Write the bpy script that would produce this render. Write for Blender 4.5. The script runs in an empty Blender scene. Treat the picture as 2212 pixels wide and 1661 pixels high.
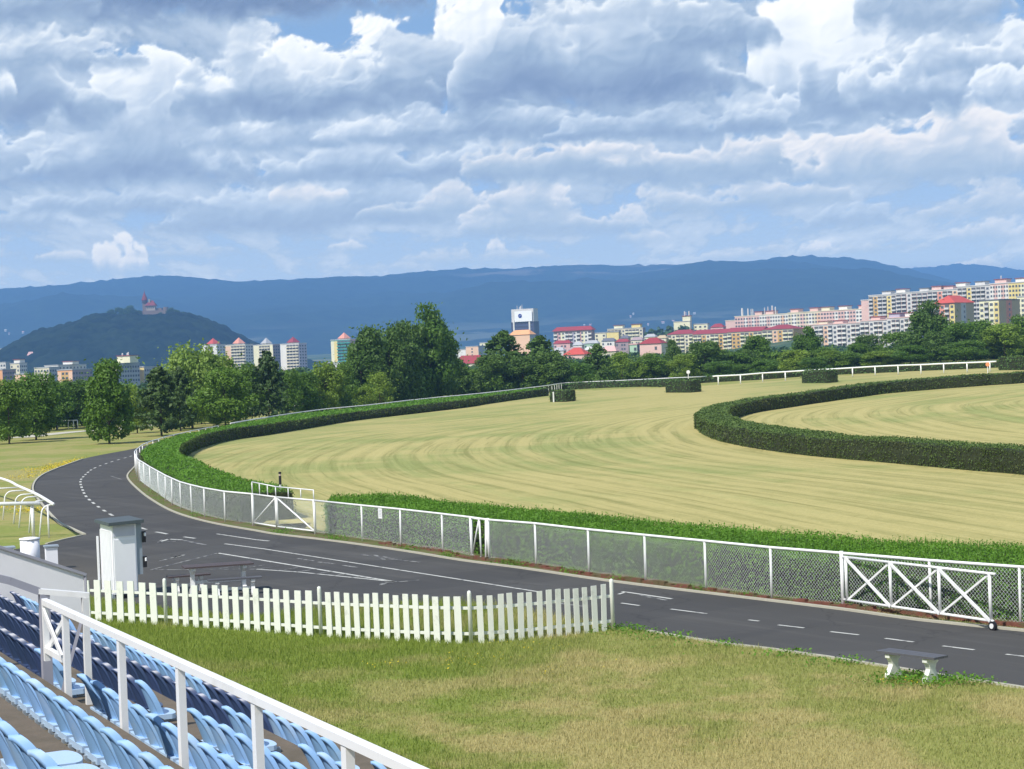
import bpy, math, random
import numpy as np
from mathutils import Vector, Matrix
from mathutils.geometry import tessellate_polygon
R = math.radians
rng = np.random.default_rng(7)
random.seed(7)
scene = bpy.context.scene
COL = scene.collection

# ---------------------------------------------------------------- camera
CAMZ = 5.8
FP = 4000.0                      # focal length in units of a 2212-wide picture
TH, SR = 0.0100, 0.04            # slight downward pitch, slight roll
CR = math.sqrt(1 - SR * SR)
fwd = Vector((0, math.cos(TH), -math.sin(TH)))
r0 = Vector((1, 0, 0)); u0 = r0.cross(fwd)
up_ = CR * u0 + SR * r0
rt_ = CR * r0 - SR * u0
cam_data = bpy.data.cameras.new("camera")
cam = bpy.data.objects.new("camera", cam_data); COL.objects.link(cam)
M = Matrix(((rt_.x, up_.x, -fwd.x, 0), (rt_.y, up_.y, -fwd.y, 0), (rt_.z, up_.z, -fwd.z, CAMZ), (0, 0, 0, 1)))
cam.matrix_world = M
cam_data.sensor_width = 36; cam_data.lens = 36 * FP / 2212.0
cam_data.clip_start = 0.5; cam_data.clip_end = 60000
scene.camera = cam

# ---------------------------------------------------------------- light
SUN_EL = R(50)
sun_dir = Vector((-0.66, -0.75, 0)).normalized() * math.cos(SUN_EL) + Vector((0, 0, math.sin(SUN_EL)))
sl = bpy.data.lights.new("sun", 'SUN'); sl.energy = 4.8; sl.angle = R(0.5); sl.color = (1.0, 0.955, 0.88)
so = bpy.data.objects.new("sun", sl); COL.objects.link(so)
so.rotation_euler = sun_dir.to_track_quat('Z', 'Y').to_euler()
scene.view_settings.view_transform = 'Standard'
scene.view_settings.look = 'None'
scene.view_settings.gamma = 1.0
scene.view_settings.exposure = 0.24
scene.cycles.use_denoising = True
scene.cycles.max_bounces = 6
scene.cycles.transparent_max_bounces = 8
scene.cycles.volume_bounces = 1

# ---------------------------------------------------------------- node helper
class NT:
    def __init__(s, tree):
        s.t = tree; s.n = tree.nodes; s.l = tree.links; s.n.clear()
    def node(s, typ, **kw):
        nd = s.n.new(typ)
        for k, v in kw.items():
            setattr(nd, k, v)
        return nd
    def put(s, sock, v):
        if v is None: return
        if isinstance(v, bpy.types.NodeSocket): s.l.new(v, sock)
        elif isinstance(v, (tuple, list)):
            if len(sock.default_value) == 4 and len(v) == 3: v = tuple(v) + (1,)
            sock.default_value = v
        else: sock.default_value = v
    def math(s, op, a, b=None, c=None, clamp=False):
        nd = s.node('ShaderNodeMath', operation=op, use_clamp=clamp)
        s.put(nd.inputs[0], a); s.put(nd.inputs[1], b); s.put(nd.inputs[2], c)
        return nd.outputs[0]
    def vmath(s, op, a, b=None, scale=None):
        nd = s.node('ShaderNodeVectorMath', operation=op)
        s.put(nd.inputs[0], a); s.put(nd.inputs[1], b)
        if scale is not None: s.put(nd.inputs['Scale'], scale)
        return nd.outputs['Value'] if op in ('LENGTH', 'DOT_PRODUCT', 'DISTANCE') else nd.outputs[0]
    def mix(s, f, a, b, blend='MIX'):
        nd = s.node('ShaderNodeMix', data_type='RGBA', blend_type=blend)
        s.put(nd.inputs[0], f); s.put(nd.inputs[6], a); s.put(nd.inputs[7], b)
        return nd.outputs[2]
    def ramp(s, v, lo, hi, a=0.0, b=1.0, smooth=True):
        nd = s.node('ShaderNodeMapRange', interpolation_type='SMOOTHSTEP' if smooth else 'LINEAR')
        s.put(nd.inputs['Value'], v); s.put(nd.inputs['From Min'], lo); s.put(nd.inputs['From Max'], hi)
        s.put(nd.inputs['To Min'], a); s.put(nd.inputs['To Max'], b)
        return nd.outputs['Result']
    def noise(s, vec, scale=1.0, detail=4.0, rough=0.5, dist=0.0, w=None):
        nd = s.node('ShaderNodeTexNoise', noise_dimensions='3D')
        s.put(nd.inputs['Vector'], vec); s.put(nd.inputs['Scale'], scale); s.put(nd.inputs['Detail'], detail)
        s.put(nd.inputs['Roughness'], rough); s.put(nd.inputs['Distortion'], dist)
        return nd.outputs['Fac']
    def sep(s, v):
        nd = s.node('ShaderNodeSeparateXYZ'); s.put(nd.inputs[0], v); return nd.outputs
    def comb(s, x, y, z=0.0):
        nd = s.node('ShaderNodeCombineXYZ'); s.put(nd.inputs[0], x); s.put(nd.inputs[1], y); s.put(nd.inputs[2], z)
        return nd.outputs[0]

# ---------------------------------------------------------------- sky
world = bpy.data.worlds.new("World"); scene.world = world; world.use_nodes = True
HAZE_D = 1.5e-4; HAZE_TOP = 640.0
HAZE_S = (0.075, 0.19, 0.40)
def build_sky():
    s = NT(world.node_tree)
    tc = s.node('ShaderNodeTexCoord').outputs['Generated']
    d = s.vmath('NORMALIZE', tc)
    x, y, z = s.sep(d)
    az = s.math('MULTIPLY', s.math('ARCTAN2', x, y), 4000.0)      # azimuth and height above the horizon
    el = s.math('MULTIPLY', s.math('ARCSINE', z), 4000.0)
    sky = s.node('ShaderNodeTexSky', sky_type='NISHITA')
    sky.sun_disc = False; sky.sun_elevation = SUN_EL
    sky.sun_rotation = math.atan2(sun_dir.x, sun_dir.y)
    sky.air_density = 1.0; sky.dust_density = 1.0; sky.ozone_density = 1.5
    skyc = s.vmath('SCALE', sky.outputs[0], scale=0.07)
    skyc = s.mix(s.ramp(el, 300, 900, 0.9, 0.55), skyc, (0.20, 0.37, 0.66))
    skyc = s.mix(s.ramp(el, 150, 520, 0.9, 0.0), skyc, (0.30, 0.42, 0.57))
    mul = lambda a, b: s.math('MULTIPLY', a, b)
    sub = lambda a, b: s.math('SUBTRACT', a, b)
    col = skyc
    veil = s.ramp(el, 120, 560, 0.66, 0.0)
    col = s.mix(veil, col, (0.31, 0.42, 0.565))
    col = s.mix(s.ramp(el, -200, -20, 1.0, 0.0), col, (0.10, 0.13, 0.10))
    # the sky stands outside the hazy air: give it the strength it has before that air dims it
    path = s.math('DIVIDE', HAZE_TOP - CAMZ, s.math('MAXIMUM', z, (HAZE_TOP - CAMZ) / 13500.0))
    T = s.math('EXPONENT', mul(path, -HAZE_D))
    Sc = s.vmath('SCALE', HAZE_S, scale=sub(1.0, T))
    out_c = s.vmath('SCALE', s.vmath('MAXIMUM', s.vmath('SUBTRACT', col, Sc), (0.01, 0.01, 0.01)), scale=s.math('DIVIDE', 1.0, T))
    bg = s.node('ShaderNodeBackground'); s.put(bg.inputs[0], out_c); bg.inputs[1].default_value = 1.0
    out = s.node('ShaderNodeOutputWorld'); s.l.new(bg.outputs[0], out.inputs[0])
build_sky()
world.cycles.sampling_method = 'MANUAL'
world.cycles.sample_map_resolution = 512

# ---------------------------------------------------------------- terrain and picture-to-place helpers
def smooth(a, b, x):
    t = np.clip((np.asarray(x, float) - a) / (b - a), 0, 1); return t * t * (3 - 2 * t)
def ground(X, Y):
    X = np.asarray(X, float); Y = np.asarray(Y, float)
    u = 0.03 * np.clip(X, -100, 75) + 0.014 * (np.clip(Y, 0, 275) - 170)
    u = np.maximum(u, 0)
    h = u * u / (u + 0.15)
    a = X / np.maximum(Y, 50)
    far = 60 * smooth(1500, 5500, Y) + 26 * smooth(950, 1500, Y) * smooth(0.05, 0.2, a) + 2.0
    far = far + 6 * np.sin(X / 410.0 + 1) * smooth(2000, 4000, Y)
    w = smooth(300, 900, Y)
    return h * (1 - w) + far * w
def gz(x, y): return float(ground(x, y))
def ray(px, py):
    d = fwd + rt_ * ((px - 1106) / FP) + up_ * ((830.5 - py) / FP)
    return d
def at(px, py, z=0.0):
    """place on the terrain (plus z) seen in this direction"""
    d = ray(px, py); t = (z - CAMZ) / d.z if d.z < 0 else 1e4
    for _ in range(40):
        h = gz(d.x * t, d.y * t) + z
        if d.z > -1e-4: break
        t2 = (h - CAMZ) / d.z
        t = 0.6 * t + 0.4 * t2
    return Vector((d.x * t, d.y * t, CAMZ + d.z * t))
def atY(px, py, Y):
    d = ray(px, py); t = Y / d.y
    return Vector((d.x * t, Y, CAMZ + d.z * t))
def project(p):
    v = Vector(p) - Vector((0, 0, CAMZ)); dz = v.dot(fwd)
    if dz <= 0.1: return (-9999, -9999)
    return (1106 + FP * v.dot(rt_) / dz, 830.5 - FP * v.dot(up_) / dz)

# ---------------------------------------------------------------- materials
MATS = {}
def mat(name, col, rough=0.6, var=0.12, scale=3.0, bump=0.0, spec=0.35, metal=0.0, second=None, sfac=0.5, rand=0.0, transl=0.0, detail=4, thr=None):
    if name in MATS: return MATS[name]
    m = bpy.data.materials.new(name); m.use_nodes = True; s = NT(m.node_tree)
    pos = s.node('ShaderNodeNewGeometry').outputs['Position']
    n = s.noise(pos, scale, detail, 0.6)
    c = s.mix(n, tuple(v * (1 - var) for v in col), tuple(min(1, v * (1 + var)) for v in col))
    if second is not None:
        n2 = s.noise(pos, scale * 0.37, 5, 0.65)
        t = thr if thr else (0.45, 0.62)
        c = s.mix(s.math('MULTIPLY', s.ramp(n2, t[0], t[1]), sfac), c, second)
    if rand > 0:
        oi = s.node('ShaderNodeObjectInfo').outputs['Random']
        c = s.mix(1.0, c, s.comb(s.ramp(oi, 0, 1, 1 - rand, 1 + rand, False), s.ramp(oi, 0, 1, 1 - rand * 0.7, 1 + rand * 0.7, False), s.ramp(oi, 0, 1, 1 - rand, 1 + rand, False)), 'MULTIPLY')
    b = s.node('ShaderNodeBsdfPrincipled')
    s.put(b.inputs['Base Color'], c); b.inputs['Roughness'].default_value = rough
    b.inputs['Metallic'].default_value = metal; b.inputs['Specular IOR Level'].default_value = spec
    if bump > 0:
        bn = s.node('ShaderNodeBump'); bn.inputs['Strength'].default_value = bump; bn.inputs['Distance'].default_value = 0.05
        s.put(bn.inputs['Height'], s.noise(pos, scale * 6, 5, 0.7)); s.l.new(bn.outputs[0], b.inputs['Normal'])
    out = s.node('ShaderNodeOutputMaterial')
    if transl > 0:
        tr = s.node('ShaderNodeBsdfTranslucent'); s.put(tr.inputs[0], s.mix(0.5, c, tuple(min(1, v * 1.5) for v in col)))
        mx = s.node('ShaderNodeMixShader'); mx.inputs[0].default_value = transl
        s.l.new(b.outputs[0], mx.inputs[1]); s.l.new(tr.outputs[0], mx.inputs[2]); s.l.new(mx.outputs[0], out.inputs[0])
    else:
        s.l.new(b.outputs[0], out.inputs[0])
    MATS[name] = m
    return m

WHITE = mat('white_paint', (0.80, 0.80, 0.79), 0.45, 0.05, 6, second=(0.60, 0.60, 0.56), sfac=0.35, thr=(0.55, 0.7))
OLDWHITE = mat('weathered_white_paint', (0.72, 0.74, 0.67), 0.6, 0.06, 9, second=(0.50, 0.52, 0.46), sfac=0.5, thr=(0.58, 0.68))
GREYPAINT = mat('grey_lilac_paint', (0.36, 0.36, 0.42), 0.5, 0.06, 5)
CABWHITE = mat('cabinet_white', (0.88, 0.88, 0.92), 0.4, 0.03, 4)
CABGREY = mat('cabinet_grey', (0.30, 0.35, 0.40), 0.5, 0.05, 4)
BLACK = mat('black_plastic', (0.02, 0.02, 0.025), 0.4, 0.1, 8)
DARKWOOD = mat('dark_stained_wood', (0.095, 0.095, 0.105), 0.55, 0.25, 14)
TABLEWOOD = mat('brown_stained_wood', (0.085, 0.065, 0.065), 0.6, 0.25, 14)
CONCRETE = mat('stand_concrete', (0.15, 0.12, 0.088), 0.9, 0.25, 4, bump=0.3, second=(0.10, 0.085, 0.06), sfac=0.6)
WALLPAINT = mat('pale_wall_paint', (0.86, 0.85, 0.88), 0.7, 0.05, 3, second=(0.6, 0.6, 0.62), sfac=0.3)
KERB = mat('kerb_concrete', (0.42, 0.40, 0.32), 0.9, 0.15, 7)
PAINTLINE = mat('road_paint', (0.52, 0.52, 0.48), 0.8, 0.15, 9, second=(0.14, 0.14, 0.14), sfac=0.7, thr=(0.52, 0.66))
WORNLINE = mat('worn_road_paint', (0.32, 0.32, 0.30), 0.8, 0.15, 9, second=(0.06, 0.06, 0.065), sfac=0.9, thr=(0.42, 0.55))
SEATBLUE = mat('pale_blue_plastic', (0.25, 0.44, 0.72), 0.5, 0.08, 7, spec=0.3, rand=0.10, second=(0.36, 0.49, 0.64), sfac=0.6, thr=(0.5, 0.65))
SEATNAVY = mat('navy_plastic', (0.045, 0.075, 0.165), 0.4, 0.1, 5, spec=0.5, rand=0.15)
SEATPAN = mat('sky_lit_seat_pan', (0.44, 0.60, 0.80), 0.35, 0.05, 5, spec=0.5)  # paler than the backrest: reflected sky is put into the pan colour
DEEPBLUE = mat('dark_blue_plastic', (0.03, 0.07, 0.25), 0.4, 0.1, 5, spec=0.5)
STEEL = mat('galvanised_wire', (0.60, 0.65, 0.65), 0.45, 0.1, 10, spec=0.5)
BARK = mat('bark', (0.07, 0.055, 0.04), 0.9, 0.3, 8)
BRICKRED = mat('crumbling_red_brick', (0.17, 0.065, 0.045), 0.95, 0.4, 5, bump=0.5, second=(0.12, 0.10, 0.05), sfac=0.9, thr=(0.45, 0.6))
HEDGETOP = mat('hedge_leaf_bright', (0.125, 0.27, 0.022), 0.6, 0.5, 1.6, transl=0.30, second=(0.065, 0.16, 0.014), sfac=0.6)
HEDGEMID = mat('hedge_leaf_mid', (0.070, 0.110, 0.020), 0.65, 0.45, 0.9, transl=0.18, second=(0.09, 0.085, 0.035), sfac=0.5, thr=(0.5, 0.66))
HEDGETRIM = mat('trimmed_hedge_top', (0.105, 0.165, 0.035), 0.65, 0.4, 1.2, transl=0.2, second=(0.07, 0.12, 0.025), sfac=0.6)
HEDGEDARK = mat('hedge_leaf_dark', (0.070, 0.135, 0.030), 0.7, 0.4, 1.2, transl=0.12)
HEDGEBODY = mat('hedge_inner_twigs', (0.026, 0.034, 0.012), 0.9, 0.4, 3)
LEAFMID = mat('leaf_green', (0.105, 0.195, 0.020), 0.55, 0.35, 0.7, transl=0.28, rand=0.22)
LEAFLIGHT = mat('leaf_light_green', (0.21, 0.31, 0.055), 0.55, 0.3, 0.7, transl=0.30, rand=0.12)
LEAFYOUNG = mat('leaf_yellow_green', (0.18, 0.27, 0.028), 0.55, 0.3, 0.7, transl=0.3, rand=0.2)
LEAFDARK = mat('pine_needles', (0.055, 0.100, 0.020), 0.6, 0.35, 0.9, transl=0.10, rand=0.2)
FARGREEN = mat('far_leaf', (0.045, 0.095, 0.025), 0.8, 0.4, 0.05, transl=0.1)

# ---------------------------------------------------------------- mesh builder
class MB:
    def __init__(s): s.v = []; s.f = []
    def add(s, vs, fs):
        o = len(s.v); s.v.extend([tuple(v) for v in vs]); s.f.extend([tuple(i + o for i in f) for f in fs]); return s
    def box(s, c, size, ax=None):
        c = Vector(c); hx, hy, hz = size[0] / 2, size[1] / 2, size[2] / 2
        ax = ax or (Vector((1, 0, 0)), Vector((0, 1, 0)), Vector((0, 0, 1)))
        vs = [c + ax[0] * (hx * i) + ax[1] * (hy * j) + ax[2] * (hz * k) for k in (-1, 1) for j in (-1, 1) for i in (-1, 1)]
        return s.add(vs, [(0, 2, 3, 1), (4, 5, 7, 6), (0, 1, 5, 4), (2, 6, 7, 3), (0, 4, 6, 2), (1, 3, 7, 5)])
    def bar(s, p, q, w, h, up=(0, 0, 1)):
        p = Vector(p); q = Vector(q); d = (q - p); L = d.length; d.normalize()
        sd = d.cross(Vector(up)); 
        if sd.length < 1e-4: sd = d.cross(Vector((0, 1, 0)))
        sd.normalize(); u = sd.cross(d)
        return s.box((p + q) / 2, (L, w, h), (d, sd, u))
    def tube(s, pts, r, n=8, cap=True):
        pts = [Vector(p) for p in pts]; rr = r if isinstance(r, (list, tuple)) else [r] * len(pts)
        rings = []
        ref = None
        for i, p in enumerate(pts):
            d = (pts[min(i + 1, len(pts) - 1)] - pts[max(i - 1, 0)]).normalized()
            if ref is None:
                ref = d.cross(Vector((0, 0, 1)))
                if ref.length < 0.05: ref = d.cross(Vector((0, 1, 0)))
            ref = (ref - d * ref.dot(d)).normalized(); b = d.cross(ref)
            rings.append([p + (ref * math.cos(2 * math.pi * k / n) + b * math.sin(2 * math.pi * k / n)) * rr[i] for k in range(n)])
        vs = [v for rg in rings for v in rg]; fs = []
        for i in range(len(pts) - 1):
            for k in range(n):
                fs.append((i * n + k, i * n + (k + 1) % n, (i + 1) * n + (k + 1) % n, (i + 1) * n + k))
        if cap: fs.append(tuple(range(n - 1, -1, -1))); fs.append(tuple((len(pts) - 1) * n + k for k in range(n)))
        return s.add(vs, fs)
    def lathe(s, c, prof, n=12):
        vs = []; fs = []
        for (r, z) in prof:
            for k in range(n):
                vs.append((c[0] + r * math.cos(2 * math.pi * k / n), c[1] + r * math.sin(2 * math.pi * k / n), c[2] + z))
        for i in range(len(prof) - 1):
            for k in range(n):
                fs.append((i * n + k, i * n + (k + 1) % n, (i + 1) * n + (k + 1) % n, (i + 1) * n + k))
        fs.append(tuple(range(n - 1, -1, -1))); fs.append(tuple((len(prof) - 1) * n + k for k in range(n)))
        return s.add(vs, fs)
    def extrude(s, poly, p0, ex, ey, ez, th):
        """poly in the ex/ey plane, thickness th along ez, centred"""
        n = len(poly); p0 = Vector(p0)
        vs = [p0 + ex * a + ey * b - ez * (th / 2) for a, b in poly] + [p0 + ex * a + ey * b + ez * (th / 2) for a, b in poly]
        tris = tessellate_polygon([[Vector((a, b, 0)) for a, b in poly]])
        fs = [tuple(reversed(t)) for t in tris] + [tuple(i + n for i in t) for t in tris]
        fs += [(i, (i + 1) % n, (i + 1) % n + n, i + n) for i in range(n)]
        return s.add(vs, fs)
    def build(s, name, material, parent=None, shade=False, loc=None):
        me = bpy.data.meshes.new(name); me.from_pydata(s.v, [], s.f); me.update()
        if shade: me.polygons.foreach_set('use_smooth', [True] * len(me.polygons))
        me.materials.append(material)
        return link(name, me, parent)
def link(name, me, parent=None):
    o = bpy.data.objects.new(name, me); COL.objects.link(o)
    if parent is not None: o.parent = parent
    return o
def soup(name, V, k, material, parent=None, extra=None):
    """V: (N*k,3) array, faces of k corners"""
    me = bpy.data.meshes.new(name); V = np.ascontiguousarray(V, dtype=np.float32); n = len(V) // k
    me.vertices.add(len(V)); me.vertices.foreach_set('co', V.ravel())
    me.loops.add(len(V)); me.loops.foreach_set('vertex_index', np.arange(len(V), dtype=np.int32))
    me.polygons.add(n); me.polygons.foreach_set('loop_start', np.arange(0, n * k, k, dtype=np.int32))
    me.update(calc_edges=True); me.materials.append(material)
    return link(name, me, parent)
def tag(o, label=None, cat=None, group=None, kind=None):
    if label: o['label'] = label
    if cat: o['category'] = cat
    if group: o['group'] = group
    if kind: o['kind'] = kind
    return o
def empty(name, loc=(0, 0, 0), rz=0.0):
    o = bpy.data.objects.new(name, None); COL.objects.link(o); o.location = loc; o.rotation_euler = (0, 0, rz); o.empty_display_size = 0.3
    return o
def copy_tree(o, parent=None):
    c = o.copy(); COL.objects.link(c); c.parent = parent
    for ch in list(o.children): copy_tree(ch, c)
    return c
def leafquads(P, size, nrm=None, flat=0.0):
    """random quads at P; size array; nrm pulls orientation"""
    n = len(P); a = rng.normal(size=(n, 3))
    if nrm is not None:
        a = a * (1 - flat) + nrm * flat * 2.0
    a /= np.linalg.norm(a, axis=1)[:, None] + 1e-9
    t = rng.normal(size=(n, 3)); t -= a * (t * a).sum(1)[:, None]; t /= np.linalg.norm(t, axis=1)[:, None] + 1e-9
    b = np.cross(a, t); s = np.asarray(size).reshape(-1, 1) * 0.5
    V = np.stack([P - t * s * 1.3, P - b * s * 0.7, P + t * s * 1.3, P + b * s * 0.7], 1)
    return V.reshape(-1, 3)
def catmull(pts, step=1.0):
    P = [Vector(p) for p in pts]; out = []
    for i in range(len(P) - 1):
        p0 = P[max(i - 1, 0)]; p1 = P[i]; p2 = P[i + 1]; p3 = P[min(i + 2, len(P) - 1)]
        L = (p2 - p1).length; n = max(1, int(L / step))
        for k in range(n):
            t = k / n
            out.append(0.5 * ((2 * p1) + (p2 - p0) * t + (2 * p0 - 5 * p1 + 4 * p2 - p3) * t * t + (3 * p1 - p0 - 3 * p2 + p3) * t ** 3))
    out.append(P[-1]); return out
def arr(pts): return np.array([tuple(p) for p in pts], float)
def normals2d(A):
    T = np.gradient(A[:, :2], axis=0); T /= np.linalg.norm(T, axis=1)[:, None] + 1e-9
    return np.stack([-T[:, 1], T[:, 0]], 1)
def strip(path, w, z, name=None, material=None, parent=None, mb=None, off=0.0, thick=0.0):
    """flat ribbon along path (list of Vector)"""
    A = arr(path); N = normals2d(A); mb = mb or MB(); n = len(A)
    L = A[:, :2] + N * (off + w / 2); Rr = A[:, :2] + N * (off - w / 2)
    zz = [gz(x, y) + z for x, y in A[:, :2]]
    vs = [(L[i][0], L[i][1], zz[i]) for i in range(n)] + [(Rr[i][0], Rr[i][1], zz[i]) for i in range(n)]
    if thick <= 0:
        mb.add(vs, [(i, n + i, n + i + 1, i + 1) for i in range(n - 1)])
    else:
        vs += [(a, b, c - thick) for a, b, c in vs]
        fs = [(i, n + i, n + i + 1, i + 1) for i in range(n - 1)]
        fs += [(i, i + 1, 2 * n + i + 1, 2 * n + i) for i in range(n - 1)] + [(n + i, 3 * n + i, 3 * n + i + 1, n + i + 1) for i in range(n - 1)]
        fs += [(0, 2 * n, 3 * n, n), (n - 1, 2 * n - 1, 4 * n - 1, 3 * n - 1)]
        mb.add(vs, fs)
    if name: return mb.build(name, material, parent)
ORD = "zeroth first second third fourth fifth sixth seventh eighth ninth tenth eleventh twelfth thirteenth fourteenth fifteenth sixteenth seventeenth eighteenth nineteenth twentieth".split()
def ordn(i):
    if i < len(ORD): return ORD[i]
    t = ("twenty", "thirty", "forty", "fifty")[i // 10 - 2]
    return (t + "-" + ORD[i % 10]) if i % 10 else {20: "twentieth", 30: "thirtieth", 40: "fortieth", 50: "fiftieth"}[i]

# ================================================================ GROUND
def D(lst, z=0.0): return [at(a[0], a[1], a[2] if len(a) > 2 else z) for a in lst]
FENCE_B = [(2700, 1409), (2206.6, 1355), (1822, 1312.7), (1668.4, 1296.4), (1526, 1277), (1396, 1259.7), (1273.8, 1243.4), (1159, 1224.7), (1049, 1211),
           (1020, 1208), (957.6, 1193), (867.5, 1180.5), (783.7, 1170.5), (681, 1155.5), (548, 1136.7), (487, 1129), (443, 1118), (414, 1109), (375.5, 1094), (325, 1060), (300, 1038)]
FENCE_T = [(290.5, 975), (295, 970), (310, 960), (333, 951), (355.5, 943.7), (375.5, 938.7), (498, 914.6), (573, 902), (638.5, 892), (708.6, 883), (798.7, 874.6), (873.8, 865.8),
           (949, 858), (1044, 849), (1174.7, 833.7), (1227, 826.7), (1332, 822.3), (1439.6, 817), (1540, 812.7)]
fence_pts = D(FENCE_B) + [Vector((p.x, p.y, gz(p.x, p.y))) for p in D(FENCE_T, 1.25)]
fence_path = catmull(fence_pts, 1.0)
FA = arr(fence_path)
U_OUT = D([(2700, 1075), (2212, 1027), (2088.8, 1016.7), (1909, 1000), (1759.8, 986.7), (1655, 973.3), (1580, 959.8), (1543, 950), (1513, 935), (1503, 922.7)]) + \
        D([(1501.6, 895), (1518, 881.4), (1570.5, 867.6), (1661, 855), (1745, 844.7), (1879, 826.7), (2089, 810), (2212, 802.8), (2420, 789)], 1.2)
U_IN = D([(2700, 1002), (2212, 962.8), (2029, 950.8), (1849.5, 937.4), (1700, 922), (1619, 905.5), (1583, 899), (1572.8, 889.5)], 1.2) + \
       D([(1613, 903), (1700, 882), (1849.5, 859.6), (1999, 844.7), (2212, 826.7), (2420, 811)])
u_out = catmull(U_OUT, 0.7); u_in = catmull(U_IN, 0.7)
UO = arr(u_out)

def inside(px, py, poly):
    r = np.zeros(px.shape, bool); n = len(poly); j = n - 1
    for i in range(n):
        xi, yi = poly[i][0], poly[i][1]; xj, yj = poly[j][0], poly[j][1]
        c = ((yi > py) != (yj > py)) & (px < (xj - xi) * (py - yi) / (yj - yi + 1e-12) + xi)
        r ^= c; j = i
    return r
field_poly = [tuple(p[:2]) for p in FA] + [(75, FA[-1][1] + 2), (110, 225), (110, 25)]

fx = np.arange(-40, 101, 2.0); fy = np.arange(14, 291, 2.0)
gxs = np.concatenate([-np.geomspace(9000, 130, 22), np.arange(-120, -40, 8.0), fx, np.arange(108, 170, 8.0), np.geomspace(190, 9000, 22)])
gys = np.concatenate([[-60, -30, -10, 4], fy, np.arange(298, 460, 8.0), np.geomspace(480, 8000, 46)])
GX, GY = np.meshgrid(gxs, gys)
GZ = ground(GX, GY)
inf = inside(GX, GY, field_poly)
nx, ny = len(gxs), len(gys)
def gridmesh(name, X, Y, Z, keep=None, material=None, smooth_=True):
    ny_, nx_ = X.shape; V = np.stack([X, Y, Z], -1).reshape(-1, 3)
    i, j = np.meshgrid(np.arange(nx_ - 1), np.arange(ny_ - 1)); a = (j * nx_ + i)
    F = np.stack([a, a + 1, a + 1 + nx_, a + nx_], -1)
    if keep is not None: F = F[keep]
    F = F.reshape(-1, 4)
    used = np.unique(F); mp = -np.ones(len(V), int); mp[used] = np.arange(len(used)); V = V[used]; F = mp[F]
    me = bpy.data.meshes.new(name); me.vertices.add(len(V)); me.vertices.foreach_set('co', V.astype(np.float32).ravel())
    me.loops.add(F.size); me.loops.foreach_set('vertex_index', F.astype(np.int32).ravel())
    me.polygons.add(len(F)); me.polygons.foreach_set('loop_start', np.arange(0, F.size, 4, dtype=np.int32))
    me.update(calc_edges=True)
    if smooth_: me.polygons.foreach_set('use_smooth', [True] * len(F))
    me.materials.append(material)
    return link(name, me), V

def grass_material():
    m = bpy.data.materials.new('lawn_grass'); m.use_nodes = True; s = NT(m.node_tree)
    pos = s.node('ShaderNodeNewGeometry').outputs['Position']
    x, y, z = s.sep(pos); P = s.comb(x, y, 0)
    big = s.noise(P, 0.11, 4, 0.6); med = s.noise(P, 0.55, 5, 0.65); fin = s.noise(P, 6.0, 4, 0.7)
    dry = s.ramp(s.math('ADD', s.math('MULTIPLY', big, 0.55), s.math('MULTIPLY', med, 0.45)), 0.42, 0.58)
    # greener along the picket fence and the road verge, drier in the open lawn
    vy = s.ramp(y, 27, 37, 0.0, 0.38); vg = s.math('SUBTRACT', dry, vy, clamp=True)
    vx = s.ramp(x, -6, 3, 0.30, -0.42); dryn = s.math('SUBTRACT', vg, s.math('MULTIPLY', vx, s.ramp(y, 60, 80, 1, 0)), clamp=True)
    dryf = s.math('ADD', s.math('MULTIPLY', dryn, s.ramp(y, 60, 80, 1, 0)), s.math('MULTIPLY', s.ramp(dry, 0, 1, 0.30, 0.9), s.ramp(y, 60, 80, 0, 1)), clamp=True)
    g = s.mix(fin, (0.12, 0.18, 0.025), (0.25, 0.30, 0.060))
    d = s.mix(fin, (0.24, 0.21, 0.065), (0.44, 0.38, 0.16))
    c = s.mix(dryf, g, d)
    far = s.ramp(y, 330, 900)
    ff = s.noise(P, 0.004, 5, 0.6)
    fc = s.mix(s.ramp(ff, 0.50, 0.64), (0.05, 0.09, 0.035), (0.20, 0.19, 0.10))
    c = s.mix(far, c, fc)
    b = s.node('ShaderNodeBsdfPrincipled'); s.put(b.inputs['Base Color'], c); b.inputs['Roughness'].default_value = 0.85; b.inputs['Specular IOR Level'].default_value = 0.15
    bn = s.node('ShaderNodeBump'); bn.inputs['Strength'].default_value = 0.6; bn.inputs['Distance'].default_value = 0.08
    s.put(bn.inputs['Height'], fin); s.l.new(bn.outputs[0], b.inputs['Normal'])
    tr = s.node('ShaderNodeBsdfTranslucent'); s.put(tr.inputs[0], c)
    mx = s.node('ShaderNodeMixShader'); mx.inputs[0].default_value = 0.0
    out = s.node('ShaderNodeOutputMaterial'); s.l.new(b.outputs[0], out.inputs[0])
    return m
GRASS = grass_material()
g_o, _ = gridmesh('ground', GX, GY, np.where(inf, GZ - 0.25, GZ), None, GRASS)
tag(g_o, kind='structure')

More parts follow.
